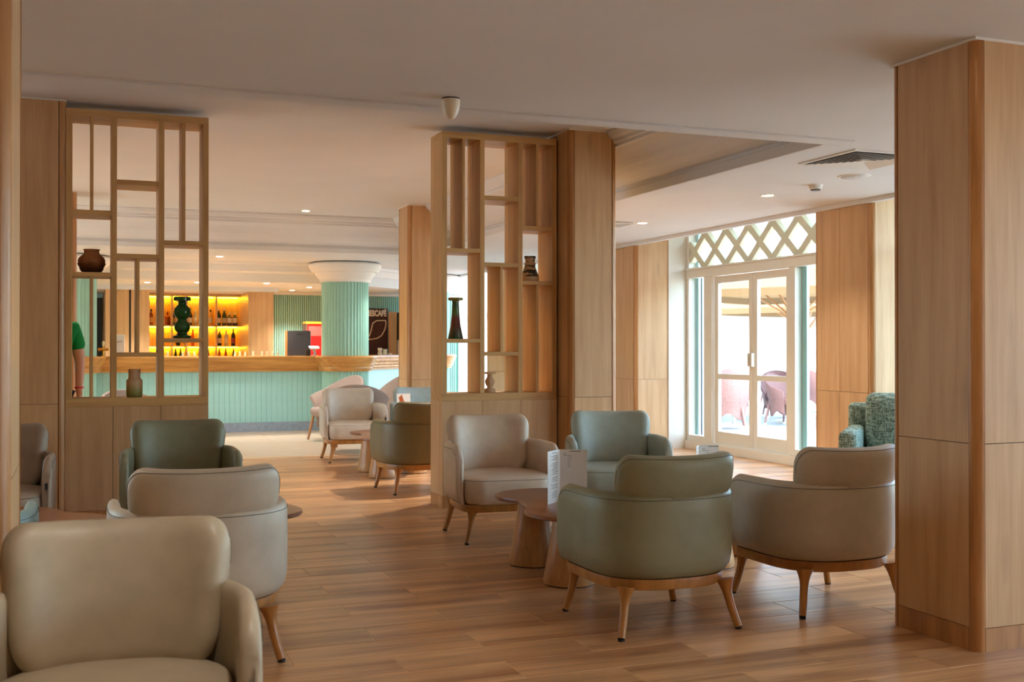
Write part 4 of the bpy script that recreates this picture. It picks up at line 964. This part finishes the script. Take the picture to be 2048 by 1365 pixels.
# ------------------------------------------------------------------ terrace outside
PAVE = plain('terrace_paving', (162, 162, 159), .6, 0, .3, .04, 3)
tr = struct('terrace_floor', MB().box(7.2, -20, -.08, 60, 70, -.02), PAVE)
struct('ground', MB().box(-60, -60, -.3, 80, 100, -.1), PAVE)
GW = 'wicker chairs on the terrace'
WX = [(9.25, 14.65, 150, 'wicker armchair nearest the left door leaf'), (10.55, 14.95, 20, 'wicker armchair, edge of it between the door leaves'), (11.65, 16.75, -25, 'wicker armchair seen through the right side glass'), (12.4, 19.4, 140, 'wicker armchair far behind, in the upper right door pane'), (13.3, 19.2, 200, 'wicker armchair beyond the right door leaf, at the table'), (10.6, 17.6, 170, 'wicker armchair seen in the upper left door pane'), (13.2, 17.7, 100, 'wicker armchair at the far right beside the pier')]
for x, y, a, lb in WX:
    tub('wicker_chair', x, y, a, WICK, lb, GW, .84, .62, True)
    o = S.objects[-1]
for o in list(COL.objects):
    if o.name.startswith('wicker_chair'): o.location.z = -.02
for x, y, lb in ((9.9, 15.5, 'round terrace table between the nearer wicker chairs'), (12.7, 18.3, 'round terrace table among the further wicker chairs')):
    t = thing('terrace_table', lb, 'table', (x, y, -.02), 0, 'terrace tables'); part('top', MB().lathe([(.35, .68), (.36, .69), (.36, .705), (.35, .71)], 32), WHITE, t); part('pedestal', MB().lathe([(.22, 0), (.22, .02), (.04, .04), (.03, .68)], 20), METAL, t)
CANV = plain('canvas_tan', (150, 118, 84), .8, 0, .2); n = CANV.node_tree.nodes; l = CANV.node_tree.links
tl = n.new('ShaderNodeBsdfTranslucent'); tl.inputs[0].default_value = lin((112, 86, 60)); ms = n.new('ShaderNodeMixShader'); ms.inputs[0].default_value = .45
l.new(n['Principled BSDF'].outputs[0], ms.inputs[1]); l.new(tl.outputs[0], ms.inputs[2]); l.new(ms.outputs[0], n['Material Output'].inputs[0])
def umbrella(x, y, w, ze, za, label, rz=0):
    t = thing('terrace_umbrella', label, 'umbrella', (x, y, -.02), rz, 'tan terrace umbrellas')
    c4 = [(-w, -w), (w, -w), (w, w), (-w, w)]; vs = [(a, b_, ze) for a, b_ in c4] + [(0, 0, za)]; vo = [(a*1.002, b_*1.002, ze-.12) for a, b_ in c4] + [(0, 0, za-.02)]
    part('canopy', MB().add(vs, [(0, 1, 4), (1, 2, 4), (2, 3, 4), (3, 0, 4)]).add([v for k in range(4) for v in (vs[k], vs[(k+1) % 4], vo[(k+1) % 4], vo[k])], [(4*k, 4*k+1, 4*k+2, 4*k+3) for k in range(4)]), CANV, t)
    part('pole', MB().tube([(0, 0, .05), (0, 0, za)], .028, 12), TRIM, t); part('base', MB().lathe([(.3, 0), (.3, .05), (.05, .08)], 24), WHITE, t)
    for a, b_ in c4 + [(w, 0), (-w, 0), (0, w), (0, -w)]:
        part('rib', MB().tube([(0, 0, za-.04), (a*.98, b_*.98, ze-.03)], .014, 6), TRIM, t); part('strut', MB().tube([(0, 0, ze-.45), (a*.5, b_*.5, (ze+za)/2-.05)], .014, 6), TRIM, t)
umbrella(11.0, 15.4, 1.7, 2.16, 2.75, 'tan umbrella over the nearer terrace tables, ribs in the right door leaf', .5)
umbrella(15.2, 20.8, 1.7, 2.1, 2.7, 'tan umbrella further off on the terrace, seen at the right side glass', .3)
BW = plain('building_white', (172, 170, 167), .8, 0, .2)
bd = thing('white_building', 'white building across the terrace with a balcony railing', 'building', (14, 30, -.1))
part('wall', box(-9, 0, 0, 14, 4, 8), BW, bd); part('cornice', box(-9, -.3, 2.3, 14, 0, 2.5), BW, bd); part('window_recess', box(3, -.02, 1.2, 4.5, .01, 2.1), plain('recess_grey', (206, 208, 212), .7), bd)
for k in range(22): part('baluster', MB().tube([(-2+k*.28, -.25, 3.4), (-2+k*.28, -.25, 4.4)], .035, 6), plain('rail_teal', (90, 130, 130), .6) if k == 0 else MATS['rail_teal'], bd)
part('balcony_slab', box(-2.2, -.5, 3.2, 4.4, 0, 3.39), BW, bd); part('handrail', box(-2.2, -.3, 4.401, 4.4, -.2, 4.46), WHITE, bd)
sw = tag(part('garden_wall', box(7.3, 13.0, -.02, 7.95, 13.35, 3.2, c=.01), BW), 'white rendered wall end outside the left side glass', 'wall')
rf = struct('roof', MB().box(-6.2, -3.4, 3.26, 7.9, 20.1, 3.4), WHITE)
